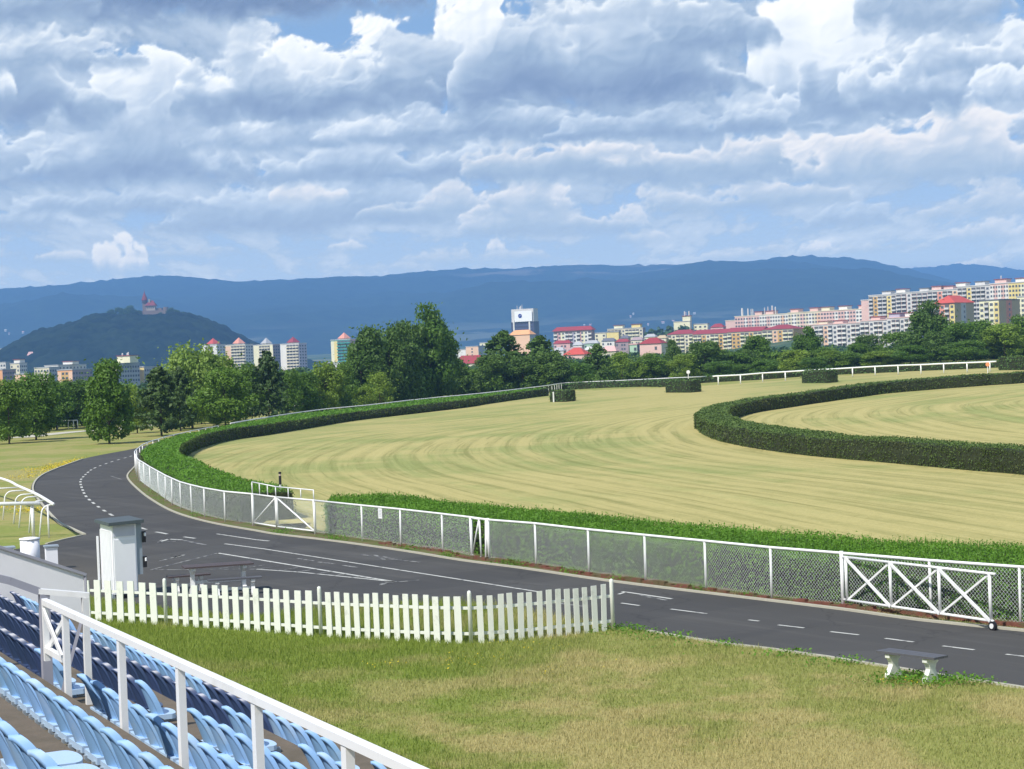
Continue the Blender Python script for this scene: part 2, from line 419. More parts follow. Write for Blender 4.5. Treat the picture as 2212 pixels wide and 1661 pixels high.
def turf_material():
    m = bpy.data.materials.new('mown_turf'); m.use_nodes = True; s = NT(m.node_tree)
    at_ = s.node('ShaderNodeAttribute', attribute_name='track'); dd, al, _ = s.sep(at_.outputs['Vector'])
    pos = s.node('ShaderNodeNewGeometry').outputs['Position']
    wob = s.noise(pos, 0.04, 2, 0.5)
    d2 = s.math('ADD', dd, s.math('MULTIPLY', wob, 0.35))
    band = s.noise(s.comb(s.math('MULTIPLY', d2, 0.55), s.math('MULTIPLY', al, 0.006), 0), 1.0, 2, 0.5)
    line = s.noise(s.comb(s.math('MULTIPLY', d2, 1.9), s.math('MULTIPLY', al, 0.035), 4.0), 1.0, 5, 0.70)
    pat = s.noise(pos, 0.06, 5, 0.62); pat2 = s.noise(pos, 0.35, 5, 0.65); fin = s.noise(pos, 2.6, 5, 0.75)
    x, y, z = s.sep(pos)
    mid = s.math('MULTIPLY', s.ramp(y, 70, 100), s.ramp(x, 16, 0)); inner = s.math('MULTIPLY', s.ramp(x, 22, 34), s.ramp(y, 95, 130))
    green = s.math('ADD', s.math('MULTIPLY', pat, 0.8), s.math('MULTIPLY', band, 0.45))
    green = s.math('ADD', green, s.math('ADD', s.math('MULTIPLY', pat2, 0.25), s.math('ADD', s.math('MULTIPLY', mid, 0.10), s.math('MULTIPLY', inner, 0.08))))
    gm = s.ramp(green, 0.74, 0.98)
    base = s.mix(fin, (0.350, 0.300, 0.110), (0.545, 0.475, 0.205))
    gr = s.mix(fin, (0.185, 0.225, 0.065), (0.325, 0.360, 0.125))
    c = s.mix(s.math('MULTIPLY', gm, 0.85), base, gr)
    wave = s.math('SINE', s.math('MULTIPLY', d2, 3.6))
    blotch = s.ramp(s.noise(pos, 0.5, 4, 0.7), 0.35, 0.65, 0.3, 1.0)
    c = s.mix(s.math('MULTIPLY', s.math('MULTIPLY', s.ramp(wave, 0.1, 0.9), blotch), 0.34), c, (0.175, 0.190, 0.055))
    c = s.mix(s.math('MULTIPLY', s.ramp(line, 0.50, 0.64), 0.50), c, (0.165, 0.175, 0.050))
    c = s.mix(s.math('MULTIPLY', s.ramp(line, 0.48, 0.32), 0.35), c, (0.52, 0.46, 0.20))
    c = s.mix(s.ramp(s.noise(pos, 9.0, 3, 0.8), 0.40, 0.75, 0.0, 0.35), c, (0.16, 0.15, 0.045))
    b = s.node('ShaderNodeBsdfPrincipled'); s.put(b.inputs['Base Color'], c); b.inputs['Roughness'].default_value = 0.9; b.inputs['Specular IOR Level'].default_value = 0.1
    out = s.node('ShaderNodeOutputMaterial'); s.l.new(b.outputs[0], out.inputs[0])
    return m
TURF = turf_material()
FX, FY = np.meshgrid(fx, fy)
cxm = (FX[:-1, :-1] + 1); cym = (FY[:-1, :-1] + 1)
ic_ = inside(FX, FY, field_poly); keep = ic_[:-1, :-1] & ic_[1:, :-1] & ic_[:-1, 1:] & ic_[1:, 1:]
t_o, tv = gridmesh('racecourse_turf', FX, FY, ground(FX, FY) + 0.02, keep, TURF)
tag(t_o, kind='structure')
# distance from the inner hedge and position along it, for the mowing lines
uc = UO[::3, :2]
ext1 = uc[0] + (uc[0] - uc[4]) / np.linalg.norm(uc[0] - uc[4]) * np.arange(60, 0, -2)[:, None]
ext2 = uc[-1] + (uc[-1] - uc[-5]) / np.linalg.norm(uc[-1] - uc[-5]) * np.arange(2, 60, 2)[:, None]
uc = np.concatenate([ext1, uc, ext2]); ul = np.concatenate([[0], np.cumsum(np.linalg.norm(np.diff(uc, axis=0), axis=1))])
A_, B_ = uc[:-1], uc[1:]; AB = B_ - A_; ab2 = (AB ** 2).sum(1)
P_ = tv[:, None, :2] - A_[None]; tt = np.clip((P_ * AB[None]).sum(2) / ab2[None], 0, 1)
dist = np.linalg.norm(P_ - tt[..., None] * AB[None], axis=2); k = dist.argmin(1); ii = np.arange(len(tv))
dmin = dist[ii, k]; along = ul[k] + tt[ii, k] * np.sqrt(ab2[k])
atr = t_o.data.attributes.new('track', 'FLOAT_VECTOR', 'POINT')
atr.data.foreach_set('vector', np.stack([dmin, along, 0 * dmin], 1).astype(np.float32).ravel())

# ---- road
FAR_EDGE = [(2700, 1414), (2212, 1365), (1983.8, 1341.5), (1831, 1320), (1658, 1299), (1550.4, 1286), (1317, 1257), (1121.9, 1228.4), (996.7, 1212), (873.8, 1191.8), (723.6, 1170.5), (598.4, 1155.5),
            (553.7, 1148), (450.6, 1129), (375.5, 1106.7), (325.4, 1079), (295.4, 1055.4), (278, 1037), (276, 1026), (288, 1012), (300, 1000), (318, 987), (345, 973), (380, 961)]
LEFT_EDGE = [(400, 940), (350, 951), (295, 968), (225, 981.5), (175, 992.8), (110, 1016.6), (80, 1032.8), (67.6, 1051.6), (73, 1072), (115, 1124), (150, 1144), (177.7, 1156.7)]
SIDE_EDGE = [(177.7, 1157.5), (135, 1167), (100, 1176), (0, 1192), (-200, 1225)]
NEAR_EDGE = [(-200, 1275), (100, 1284), (175, 1288), (250, 1300), (400, 1320), (500, 1329), (600, 1329), (700, 1320), (823, 1313), (940, 1305), (1000, 1305), (1147, 1325), (1209, 1340), (1275, 1350), (1342, 1355),
             (1399.7, 1364.8), (1550.4, 1389.9), (1658.4, 1402.8), (1783.6, 1420.3), (1908.7, 1440.3), (2048.9, 1462.9), (2212, 1487.9), (2700, 1560)]
far_edge = catmull(D(FAR_EDGE), 1.0); left_edge = catmull(D(LEFT_EDGE), 1.0); near_edge = D(NEAR_EDGE)
def asphalt_material():
    m = bpy.data.materials.new('asphalt'); m.use_nodes = True; s = NT(m.node_tree)
    pos = s.node('ShaderNodeNewGeometry').outputs['Position']
    x, y, z = s.sep(pos)
    a = s.noise(pos, 0.25, 5, 0.6); f = s.noise(pos, 40, 3, 0.8)
    # long tyre-polished streaks run along the path
    u_ = s.math('ADD', s.math('MULTIPLY', x, 0.836), s.math('MULTIPLY', y, 0.549)); v_ = s.math('SUBTRACT', s.math('MULTIPLY', x, 0.549), s.math('MULTIPLY', y, 0.836))
    stn = s.noise(s.comb(s.math('MULTIPLY', u_, 1.3), s.math('MULTIPLY', v_, 0.07), 0), 1.0, 5, 0.65)
    c = s.mix(a, (0.052, 0.050, 0.049), (0.082, 0.079, 0.075))
    c = s.mix(s.ramp(stn, 0.48, 0.75, 0, 0.55), c, (0.110, 0.104, 0.096))
    c = s.mix(s.ramp(f, 0.58, 0.8, 0, 0.5), c, (0.10, 0.10, 0.10))
    seam = s.noise(s.comb(s.math('MULTIPLY', v_, 0.35), s.math('MULTIPLY', u_, 0.02), 7.0), 1.0, 2, 0.5)
    c = s.mix(s.ramp(seam, 0.58, 0.62, 0, 0.30), c, (0.040, 0.040, 0.042))
    patch = s.noise(pos, 0.16, 2, 0.4); c = s.mix(s.ramp(patch, 0.60, 0.615, 0, 0.30), c, (0.10, 0.098, 0.094))
    vo = s.node('ShaderNodeTexVoronoi', feature='DISTANCE_TO_EDGE'); s.put(vo.inputs['Vector'], s.vmath('ADD', pos, s.comb(s.noise(pos, 1.2, 3, 0.6), s.noise(pos, 1.4, 3, 0.6), 0))); vo.inputs['Scale'].default_value = 0.22
    c = s.mix(s.math('MULTIPLY', s.ramp(vo.outputs['Distance'], 0.010, 0.002), 0.32), c, (0.022, 0.022, 0.022))
    dust = s.math('MULTIPLY', s.ramp(x, -9, -15), s.ramp(y, 66, 50))
    c = s.mix(s.math('MULTIPLY', dust, 0.5), c, (0.15, 0.125, 0.085))
    b = s.node('ShaderNodeBsdfPrincipled'); s.put(b.inputs['Base Color'], c); b.inputs['Roughness'].default_value = 0.85; b.inputs['Specular IOR Level'].default_value = 0.25
    bn = s.node('ShaderNodeBump'); bn.inputs['Strength'].default_value = 0.3; bn.inputs['Distance'].default_value = 0.01
    s.put(bn.inputs['Height'], f); s.l.new(bn.outputs[0], b.inputs['Normal'])
    out = s.node('ShaderNodeOutputMaterial'); s.l.new(b.outputs[0], out.inputs[0])
    return m
ASPHALT = asphalt_material()
poly = list(far_edge) + list(left_edge) + D(SIDE_EDGE) + list(near_edge)
poly = [Vector((p.x, p.y, 0.012)) for p in poly]
rb = MB(); tris = tessellate_polygon([poly]); rb.add(poly, [tuple(t) for t in tris])
road = rb.build('road', ASPHALT); tag(road, kind='structure')
# kerbs
kb = MB()
strip(far_edge[:-14], 0.10, 0.06, mb=kb, thick=0.10)
strip(catmull(D(LEFT_EDGE[4:]), 1.0), 0.10, 0.07, mb=kb, thick=0.11, off=0.1)
strip(catmull(D(SIDE_EDGE[:3]), 1.0), 0.10, 0.05, mb=kb, thick=0.09)
strip(catmull(D(NEAR_EDGE[15:]), 1.0), 0.09, 0.04, mb=kb, thick=0.09)
tag(kb.build('kerb', KERB), kind='structure')
# soil and broken brick edge under the mesh fence
fe = arr(far_edge)[:-10]; 
sm_ = MB(); Lp = []; Rp = []
for p in fe:
    j = np.argmin(((FA[:, :2] - p[:2]) ** 2).sum(1)); f = FA[j]; v = f[:2] - p[:2]; L = np.linalg.norm(v) + 1e-6; v = v / L
    Lp.append((p[0] + v[0] * 0.07, p[1] + v[1] * 0.07)); Rp.append((f[0] + v[0] * 0.8, f[1] + v[1] * 0.8))
n = len(Lp)
sm_.add([(a, b, 0.022) for a, b in Lp] + [(a, b, 0.03) for a, b in Rp], [(i, n + i, n + i + 1, i + 1) for i in range(n - 1)])
SOIL = mat('verge_soil', (0.16, 0.115, 0.065), 0.95, 0.4, 3, bump=0.4, second=(0.10, 0.13, 0.03), sfac=0.9, thr=(0.42, 0.55))
tag(sm_.build('verge', SOIL), kind='structure')
bk = MB()
i0 = int(np.argmin(((FA[:, :2] - arr(D([(2500, 1392)]))[0][:2]) ** 2).sum(1))); i1 = int(np.argmin(((FA[:, :2] - arr(D([(830, 1176)]))[0][:2]) ** 2).sum(1)))
for i in range(i0, i1):
    a, b = Vector(FA[i]), Vector(FA[i + 1]); d = (b - a); L = d.length; d.normalize(); nn = Vector((-d.y, d.x, 0))
    if nn.y > 0 or nn.x > 0: nn = -nn
    m_ = 5
    for q in range(m_):
        c = a + d * (L * (q + 0.5) / m_) + nn * (0.10 + random.uniform(-0.02, 0.02))
        hh = 0.11 + random.uniform(-0.04, 0.03)
        if random.random() < 0.07: hh = 0.06
        bk.box((c.x, c.y, hh / 2), (L / m_ * 0.97, 0.12, hh), (d, nn, Vector((0, 0, 1))))
bo = bk.build('brick_edging', BRICKRED)
tag(bo, 'low crumbling red brick edging running under the mesh fence beside the road', 'edging')

# ---- road paint
ln = MB(); wn = MB()
def seg(p, q, w, mb=ln):
    p = at(*p); q = at(*q); n_ = max(2, int((q - p).length)); strip([p.lerp(q, k / n_) for k in range(n_ + 1)], w, 0.018, mb=mb)
# centre dashes along the near straight, continuing the painted rhythm
c0 = at(1540, 1327.5); c1 = at(2212, 1421)
for (a, b) in [((1342, 1304), (1381.5, 1309.5)), ((1449, 1317), (1530.5 - 4, 1327)), ((1617, 1340.5), (1640, 1343.2)), ((1681, 1351.5), (1737, 1358)), ((1794, 1366), (1855, 1373)), ((1912, 1380.5), (1973.5, 1388.5)), ((2036.5, 1397), (2104.5, 1405.5)), ((2173, 1415), (2250, 1424))]:
    seg(a, b, 0.085)
CENT = [(380, 945.5), (345, 958.5), (320, 970), (303, 979), (285, 985), (247.8, 995.8), (226.5, 1002.8), (210, 1009), (195, 1016.6), (176.5, 1034), (174, 1044), (177.7, 1056.6), (185, 1071.6), (196.5, 1083), (217.8, 1099), (245, 1115.4), (262, 1125), (320.4, 1146), (348, 1151.7), (380.5, 1158), (415.5, 1163), (460, 1169)]
cp = catmull(D(CENT), 0.25); acc = 0; start = []
cur = []
tot = 0.0
for a, b in zip(cp[:-1], cp[1:]):
    ph = tot % 2.9; tot += (b - a).length
    if ph < 1.45: cur.append(a)
    else:
        if len(cur) > 1: strip(cur, 0.13, 0.018, mb=ln)
        cur = []
seg((485.6, 1175.5), (573, 1187), 0.10); seg((573, 1187), (1052, 1261.9), 0.095); seg((1052, 1261.9), (1165, 1280), 0.09)
seg((468, 1154), (553.7, 1166.8), 0.10); seg((553.7, 1166.8), (581, 1169.5), 0.12)
tri = [(325.4, 1231.9), (470.6, 1195.6), (853.8, 1258.0)]
seg(tri[0], tri[1], 0.10, wn); seg(tri[1], tri[2], 0.12); seg((325.4, 1231.9), (553.7, 1230.5), 0.10, wn); seg((553.7, 1230.5), (648.5, 1237), 0.10); seg((648.5, 1237), (853.8, 1258.0), 0.10)
for px_, py_, w_ in ((392, 1227, 46), (432, 1228.5, 52), (474, 1229, 56), (516, 1229.5, 56), (558, 1230, 54), (600, 1233.5, 50), (641, 1236.5, 44), (682, 1240.5, 36), (722, 1244.5, 26), (760, 1248.5, 18)):
    seg((px_, py_), (px_ + w_, py_ - w_ * 0.145), 0.08, wn)
seg((345, 1213), (398, 1199), 0.10, wn); seg((376, 1205), (396, 1200), 0.14, ln)
# turning arrow, worn
seg((345, 1171), (365, 1165.5), 0.14, ln); seg((365, 1165.5), (392, 1167), 0.16, ln); seg((392, 1167), (446, 1178.5), 0.13, wn); seg((341, 1173), (352, 1166), 0.10, wn); seg((345, 1172), (380, 1170), 0.10, wn)
# worn lettering and lines in the lanes
for a, b in [((780, 1172.5 + 26), (802, 1203)), ((808, 1199), (830, 1210)), ((826, 1203), (842, 1206.5)), ((842, 1208), (866, 1211)), ((868, 1211.5), (884, 1213)), ((886, 1213), (906, 1215.5)),
             ((640, 1207), (680, 1213)), ((688, 1215), (722, 1219)), ((740, 1222), (772, 1227)), ((820, 1262), (905, 1254)), ((822, 1265), (838, 1259)), ((1115, 1300), (1180, 1309)), ((1210, 1305), (1260, 1311))]:
    seg(a, b, 0.11, wn)
seg((1344, 1279), (1452, 1295), 0.10, ln); seg((1336, 1285), (1352, 1280), 0.09, ln); seg((1380, 1287), (1440, 1298), 0.09, wn)
seg((240, 1030 - 1), (262, 1036), 0.1, wn)
tag(ln.build('road_markings', PAINTLINE), kind='structure')
tag(wn.build('worn_road_markings', WORNLINE), kind='structure')

# ================================================================ HEDGES
CAMP = np.array([0, 0, CAMZ])
def hedge(name, O, I, H, leafmat, label, topmat=None, spikes=False, group='clipped hedges round the racecourse', faces=('o', 't', 'i'), dens=0.9, px=4.0, rag=0.06):
    """O, I: matched base points (n,2)"""
    O = np.asarray(O, float)[:, :2]; I = np.asarray(I, float)[:, :2]; n = len(O)
    zo = ground(O[:, 0], O[:, 1]); zi = ground(I[:, 0], I[:, 1])
    jit = np.convolve(rng.normal(0, 0.06, n + 8), np.ones(5) / 5, 'same')[4:-4]
    Ht = H + jit
    V = []
    for f, zf in ((0.02, 0.0), (0.0, 0.45), (0.03, 0.93), (0.12, 1.0), (0.5, 1.0), (0.88, 1.0), (0.97, 0.93), (1.0, 0.45), (0.98, 0.0)):
        p = O + (I - O) * f; z = zo + (zi - zo) * f + Ht * zf * 0.965 - (0.05 if zf == 0 else 0)
        w = rng.normal(0, 0.025, (n, 2)); V.append(np.concatenate([p + w, z[:, None]], 1))
    V = np.stack(V, 1)  # n,9,3
    mb = MB(); m = 9; vs = V.reshape(-1, 3)
    fs = [(i * m + k, i * m + k + 1, (i + 1) * m + k + 1, (i + 1) * m + k) for i in range(n - 1) for k in range(m - 1)]
    fs += [tuple(range(m)), tuple((n - 1) * m + k for k in reversed(range(m)))]
    mb.add(vs, fs); body = mb.build(name, HEDGEBODY)
    tag(body, label, 'hedge', group)
    seglen = np.linalg.norm(np.diff((O + I) / 2, axis=0), axis=1); mid = np.concatenate([(O + I) / 2, (zo[:, None] + 1)], 1)
    dst = np.linalg.norm(mid - CAMP, axis=1)[:-1]; s = px * dst / FP
    Wd = np.linalg.norm(I - O, axis=1)[:-1]
    res = {}
    def sample(kind, area, fn):
        N = (dens * seglen * area / (s * s)).astype(int) + 1
        idx = np.repeat(np.arange(n - 1), N); t = rng.random(len(idx))[:, None]; v = rng.random(len(idx))[:, None]
        o = O[idx] * (1 - t) + O[idx + 1] * t; i_ = I[idx] * (1 - t) + I[idx + 1] * t
        z0 = zo[idx] * (1 - t[:, 0]) + zo[idx + 1] * t[:, 0]; z1 = zi[idx] * (1 - t[:, 0]) + zi[idx + 1] * t[:, 0]; h = Ht[idx] * (1 - t[:, 0]) + Ht[idx + 1] * t[:, 0]
        nn = (i_ - o); nn /= np.linalg.norm(nn, axis=1)[:, None]; j = rng.normal(0, rag, (len(idx), 1))
        if kind == 't':
            p = o + (i_ - o) * (v * 1.0); z = z0 + (z1 - z0) * v[:, 0] + h + j[:, 0] * 0.8; nr = np.tile([0, 0, 1.0], (len(idx), 1))
        elif kind == 'o':
            p = o - nn * (j + 0.0); z = z0 + h * v[:, 0]; nr = np.concatenate([-nn, np.full((len(idx), 1), 0.25)], 1)
        else:
            p = i_ + nn * (j + 0.0); z = z1 + h * v[:, 0]; nr = np.concatenate([nn, np.full((len(idx), 1), 0.25)], 1)
        P = np.concatenate([p, z[:, None]], 1)
        return leafquads(P, s[idx] * rng.uniform(0.6, 1.4, len(idx)), nr, 0.38)
    side = []; top = []
    if 'o' in faces: side.append(sample('o', H, None))
    if 'i' in faces: side.append(sample('i', H, None))
    top.append(sample('t', Wd, None))
    # ends
    for e in (0, -1):
        a, b = O[e], I[e]; dE = float(np.linalg.norm(np.append((a + b) / 2, 1) - CAMP)); sE = px * dE / FP
        N = int(dens * np.linalg.norm(b - a) * H / sE ** 2) + 4
        t = rng.random((N, 1)); v = rng.random(N); p = a + (b - a) * t + rng.normal(0, rag, (N, 2))
        side.append(leafquads(np.concatenate([p, (zo[e] + v * Ht[e])[:, None]], 1), np.full(N, sE)))
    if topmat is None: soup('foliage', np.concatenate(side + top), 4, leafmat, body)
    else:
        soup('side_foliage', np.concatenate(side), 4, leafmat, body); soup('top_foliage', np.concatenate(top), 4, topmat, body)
    if spikes:
        N = spikes; idx = rng.integers(0, n - 1, N); t = rng.random((N, 1)); v = rng.random((N, 1)); o = O[idx] * (1 - t) + O[idx + 1] * t; i_ = I[idx] * (1 - t) + I[idx + 1] * t
        p = o + (i_ - o) * v; h = Ht[idx]; cl = rng.random(N) ** 3
        base = np.concatenate([p, (zo[idx] + h - 0.03)[:, None]], 1); ang = rng.uniform(0, math.pi, N); w = 0.012 + 0.008 * rng.random(N); L = 0.06 + 0.16 * cl + 0.10 * rng.random(N)
        dx = np.stack([np.cos(ang) * w, np.sin(ang) * w, 0 * w], 1); tip = base + np.stack([rng.normal(0, 0.04, N), rng.normal(0, 0.04, N), L], 1)
        soup('shoots', np.stack([base - dx, base + dx, tip], 1).reshape(-1, 3), 3, topmat or leafmat, body)
    return body
def match(I, path, gap=None, toward=0.6):
    out = []
    for p in I:
        d2 = ((path[:, :2] - p[:2]) ** 2).sum(1); f = path[d2.argmin()][:2]
        v = p[:2] - f; L = np.linalg.norm(v); out.append(f + v / L * min(toward, L * 0.4))
    out = np.array(out)
    if len(out) > 9:
        ker = np.ones(7) / 7; pad = np.pad(out, ((3, 3), (0, 0)), mode='edge'); out = np.stack([np.convolve(pad[:, k], ker, 'valid') for k in (0, 1)], 1)
    return out
HN = [(2700, 1213), (2212, 1178.7), (1958.8, 1165), (1808.6, 1153.7), (1658, 1146), (1550, 1134.5), (1372, 1121), (1247, 1108), (1122, 1098), (1052, 1091.6), (974, 1085.4), (874, 1071.6), (798.7, 1067), (716, 1070)]
hn = arr([Vector((p.x, p.y, 0)) for p in catmull(D(HN, 1.12), 0.6)])
hno = match(hn, FA, toward=0.55); fpx = np.array([project((p[0], p[1], 0))[0] for p in FA]); fk = int(np.argmin(np.abs(fpx - 706) + (FA[:, 1] > 90) * 999))
for q in range(len(hno)):
    if project((hno[q][0], hno[q][1], 0))[0] < 706:
        v = hn[-1][:2] - FA[fk][:2]; hno[q] = FA[fk][:2] + v / np.linalg.norm(v) * 0.55 + (hn[q][:2] - hn[-1][:2]) * 0.02
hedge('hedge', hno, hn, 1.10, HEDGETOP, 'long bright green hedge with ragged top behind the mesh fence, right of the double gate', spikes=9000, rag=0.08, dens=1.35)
HL = [(633, 1062), (606, 1051.6), (553.7, 1038.8), (525.6, 1033.8), (475.6, 1017.5), (425.5, 995), (396, 984), (386, 975), (390.5, 962.4), (413, 947.4), (450.6, 934.9), (500.6, 924.9)]
hl_t = D(HL, 1.12)
FARH = [(573, 941), (673, 924.7), (748.6, 912), (848.7, 899.6), (999, 882), (1052, 873.5), (1139, 861), (1186, 855)]
hl = arr([Vector((p.x, p.y, 0)) for p in catmull(hl_t + D(FARH), 0.8)])
ds = np.linalg.norm(hl[:, :2], axis=1); split = int(np.argmin(np.abs(ds - 128) + (hl[:, 0] > -15) * 50))
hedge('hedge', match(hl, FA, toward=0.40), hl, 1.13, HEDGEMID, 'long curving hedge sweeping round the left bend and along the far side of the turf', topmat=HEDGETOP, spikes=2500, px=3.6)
H2 = [(1196, 846), (1227, 842.5), (1314.8, 837.6), (1437.5, 835.5), (1492.6, 829.4), (1541.7, 825.9), (1646.8, 820), (1727.4, 814), (1797, 810), (1940.5, 803.5), (2142, 795), (2420, 783)]
h2 = arr(catmull(D(H2), 0.8)); nn2 = normals2d(h2); nn2[nn2[:, 1] < 0] *= -1
hedge('hedge', h2[:, :2] + nn2 * 2.0, h2, 0.95, HEDGEDARK, 'low dark hedge behind the white running rail on the far side', faces=('i', 't'), px=3.6)
uin = arr(u_in)
m_in = []
for p in UO:
    d2 = ((uin[:, :2] - p[:2]) ** 2).sum(1); m_in.append(uin[d2.argmin()][:2])
m_in = np.array(m_in); ker = np.ones(9) / 9; pad = np.pad(m_in, ((4, 4), (0, 0)), mode='edge'); m_in = np.stack([np.convolve(pad[:, k], ker, 'valid') for k in (0, 1)], 1)
vv = m_in - UO[:, :2]; LL = np.linalg.norm(vv, axis=1)[:, None]; m_in = UO[:, :2] + vv / LL * np.clip(LL, 1.8, 2.6)
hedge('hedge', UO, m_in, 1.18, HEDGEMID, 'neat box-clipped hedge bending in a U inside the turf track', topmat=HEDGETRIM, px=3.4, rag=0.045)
def block(x0, x1, yb, H, depth, label, n=5):
    a, b = at(x0, yb), at(x1, yb); k = np.linspace(0, 1, n)[:, None]; I = arr([a])[:, :2] * (1 - k) + arr([b])[:, :2] * k
    d = (b - a).normalized(); nn = np.array([-d.y, d.x]); nn = nn if nn[1] > 0 else -nn
    hedge('clipped_shrub', I + nn * depth, I, H, HEDGEDARK, label, topmat=HEDGETRIM, group='short clipped hedge blocks on the far turf', px=3.2, rag=0.07)['category'] = 'shrub'
block(1188, 1222, 868.5, 1.50, 1.4, 'tapering clipped shrub with bare stems beside a white marker post')
block(1438, 1491, 848.5, 1.60, 1.6, 'square clipped shrub block standing alone on the turf below the red roofed flats')
block(1732, 1786, 828, 1.62, 1.6, 'square clipped shrub block standing against the white running rail')
block(2157, 2290, 800, 1.75, 2.0, 'large clipped hedge block at the right end of the white running rail')

# ================================================================ CLOUDS
# ---- clouds: a shell of cloud far outside the hazy air, its light and shade put into an emitted colour
def pnoise(x, y, seed=0):
    r = np.random.default_rng(seed); ang = r.random((128, 128)) * 2 * np.pi; gx_, gy_ = np.cos(ang), np.sin(ang)
    xi = np.floor(x).astype(np.int64); yi = np.floor(y).astype(np.int64); fx_ = x - xi; fy_ = y - yi
    u = fx_ ** 3 * (fx_ * (fx_ * 6 - 15) + 10); v = fy_ ** 3 * (fy_ * (fy_ * 6 - 15) + 10)
    def g(a, b, dx, dy): a = a & 127; b = b & 127; return gx_[a, b] * dx + gy_[a, b] * dy
    n0 = g(xi, yi, fx_, fy_) * (1 - u) + g(xi + 1, yi, fx_ - 1, fy_) * u
    n1 = g(xi, yi + 1, fx_, fy_ - 1) * (1 - u) + g(xi + 1, yi + 1, fx_ - 1, fy_ - 1) * u
    return (n0 * (1 - v) + n1 * v) * 1.45
def fbm(x, y, o=5, seed=0, rough=0.5, bil=False):
    s = 0; a = 1.0; t = 0
    for k in range(o):
        n = pnoise(x + 17.3 * k, y - 9.1 * k, seed + k)
        if bil: n = np.abs(n) * 2 - 0.55
        s = s + a * n; t += a; a *= rough; x = x * 2.03; y = y * 2.03
    return s / t
def sst(a, b, x): t = np.clip((x - a) / (b - a), 0, 1); return t * t * (3 - 2 * t)
CLOUDS = [  # centre x, base y, half width, height, brightness at base / top, warmth (picture units)
 (284, 594, 62, 92, .66, 1.22, 1), (40, 562, 62, 22, .45, .80, 1), (160, 572, 56, 26, .45, .85, 1), (765, 545, 46, 44, .55, .95, 1), (1010, 566, 190, 34, .42, .70, 1), (1085, 552, 30, 52, .55, 1.05, 1), (1400, 526, 66, 44, .45, .85, 1), (1775, 552, 48, 30, .6, 1.1, 1),
 (1630, 552, 80, 26, .42, .65, 1), (2140, 530, 110, 60, .40, .85, 1), (2085, 596, 70, 36, .45, .75, 1), (1560, 566, 90, 28, .42, .70, 1), (1900, 548, 100, 20, .35, .6, 1), (860, 584, 120, 22, .4, .6, 1), (420, 556, 130, 22, .38, .6, 1),
 (60, 508, 190, 66, .20, .68, 0), (650, 505, 350, 125, .06, .74, 0), (690, 446, 90, 56, .50, 1.05, 1), (965, 476, 190, 84, .18, .80, 1), (1230, 514, 230, 90, .12, .86, 1), (1620, 460, 250, 84, .18, .82, 1), (1830, 500, 150, 64, .16, .66, 0), (2120, 476, 170, 70, .30, .75, 1), (1150, 470, 130, 96, .22, .92, 1), (300, 470, 230, 66, .16, .62, 0),
 (900, 400, 370, 116, .08, .78, 0), (50, 408, 190, 150, .22, .80, 0), (310, 415, 290, 180, .00, .74, 0), (1580, 400, 280, 135, .12, .88, 1), (1230, 396, 230, 125, .08, .80, 1), (2010, 408, 320, 190, .28, .98, 1), (1310, 345, 80, 60, .50, 1.05, 1), (620, 330, 200, 80, .25, .85, 0), (850, 320, 160, 70, .2, .9, 0),
 (780, 215, 300, 175, .55, 1.15, 0), (350, 330, 210, 270, .36, 1.05, 0), (90, 292, 230, 230, .04, .82, 0), (25, 240, 66, 90, .60, 1.08, 0), (190, 180, 200, 120, .2, .8, 0), (1060, 312, 260, 110, .10, .74, 0), (490, 230, 90, 110, .7, 1.2, 0), (1045, 150, 84, 300, .80, 1.25, 0), (640, 278, 240, 210, .00, .78, 0), (905, 232, 200, 165, .06, .70, 0),
 (1800, 235, 165, 420, .78, 1.3, 0), (1690, 285, 190, 130, .26, .90, 0), (1480, 306, 320, 84, .06, .70, 0), (1940, 266, 200, 230, .06, .80, 0), (1920, 225, 100, 100, .40, .98, 0), (2130, 192, 180, 140, .28, .92, 0), (2180, 248, 110, 90, .32, .95, 0), (2030, 100, 170, 190, .26, .78, 0),
 (1340, 238, 350, 290, -.06, .76, 0), (1560, 130, 150, 150, .12, .66, 0), (1380, 60, 200, 120, .45, .98, 0), (150, 92, 330, 190, .10, .58, 0), (600, 60, 390, 190, -.14, .28, 0)]
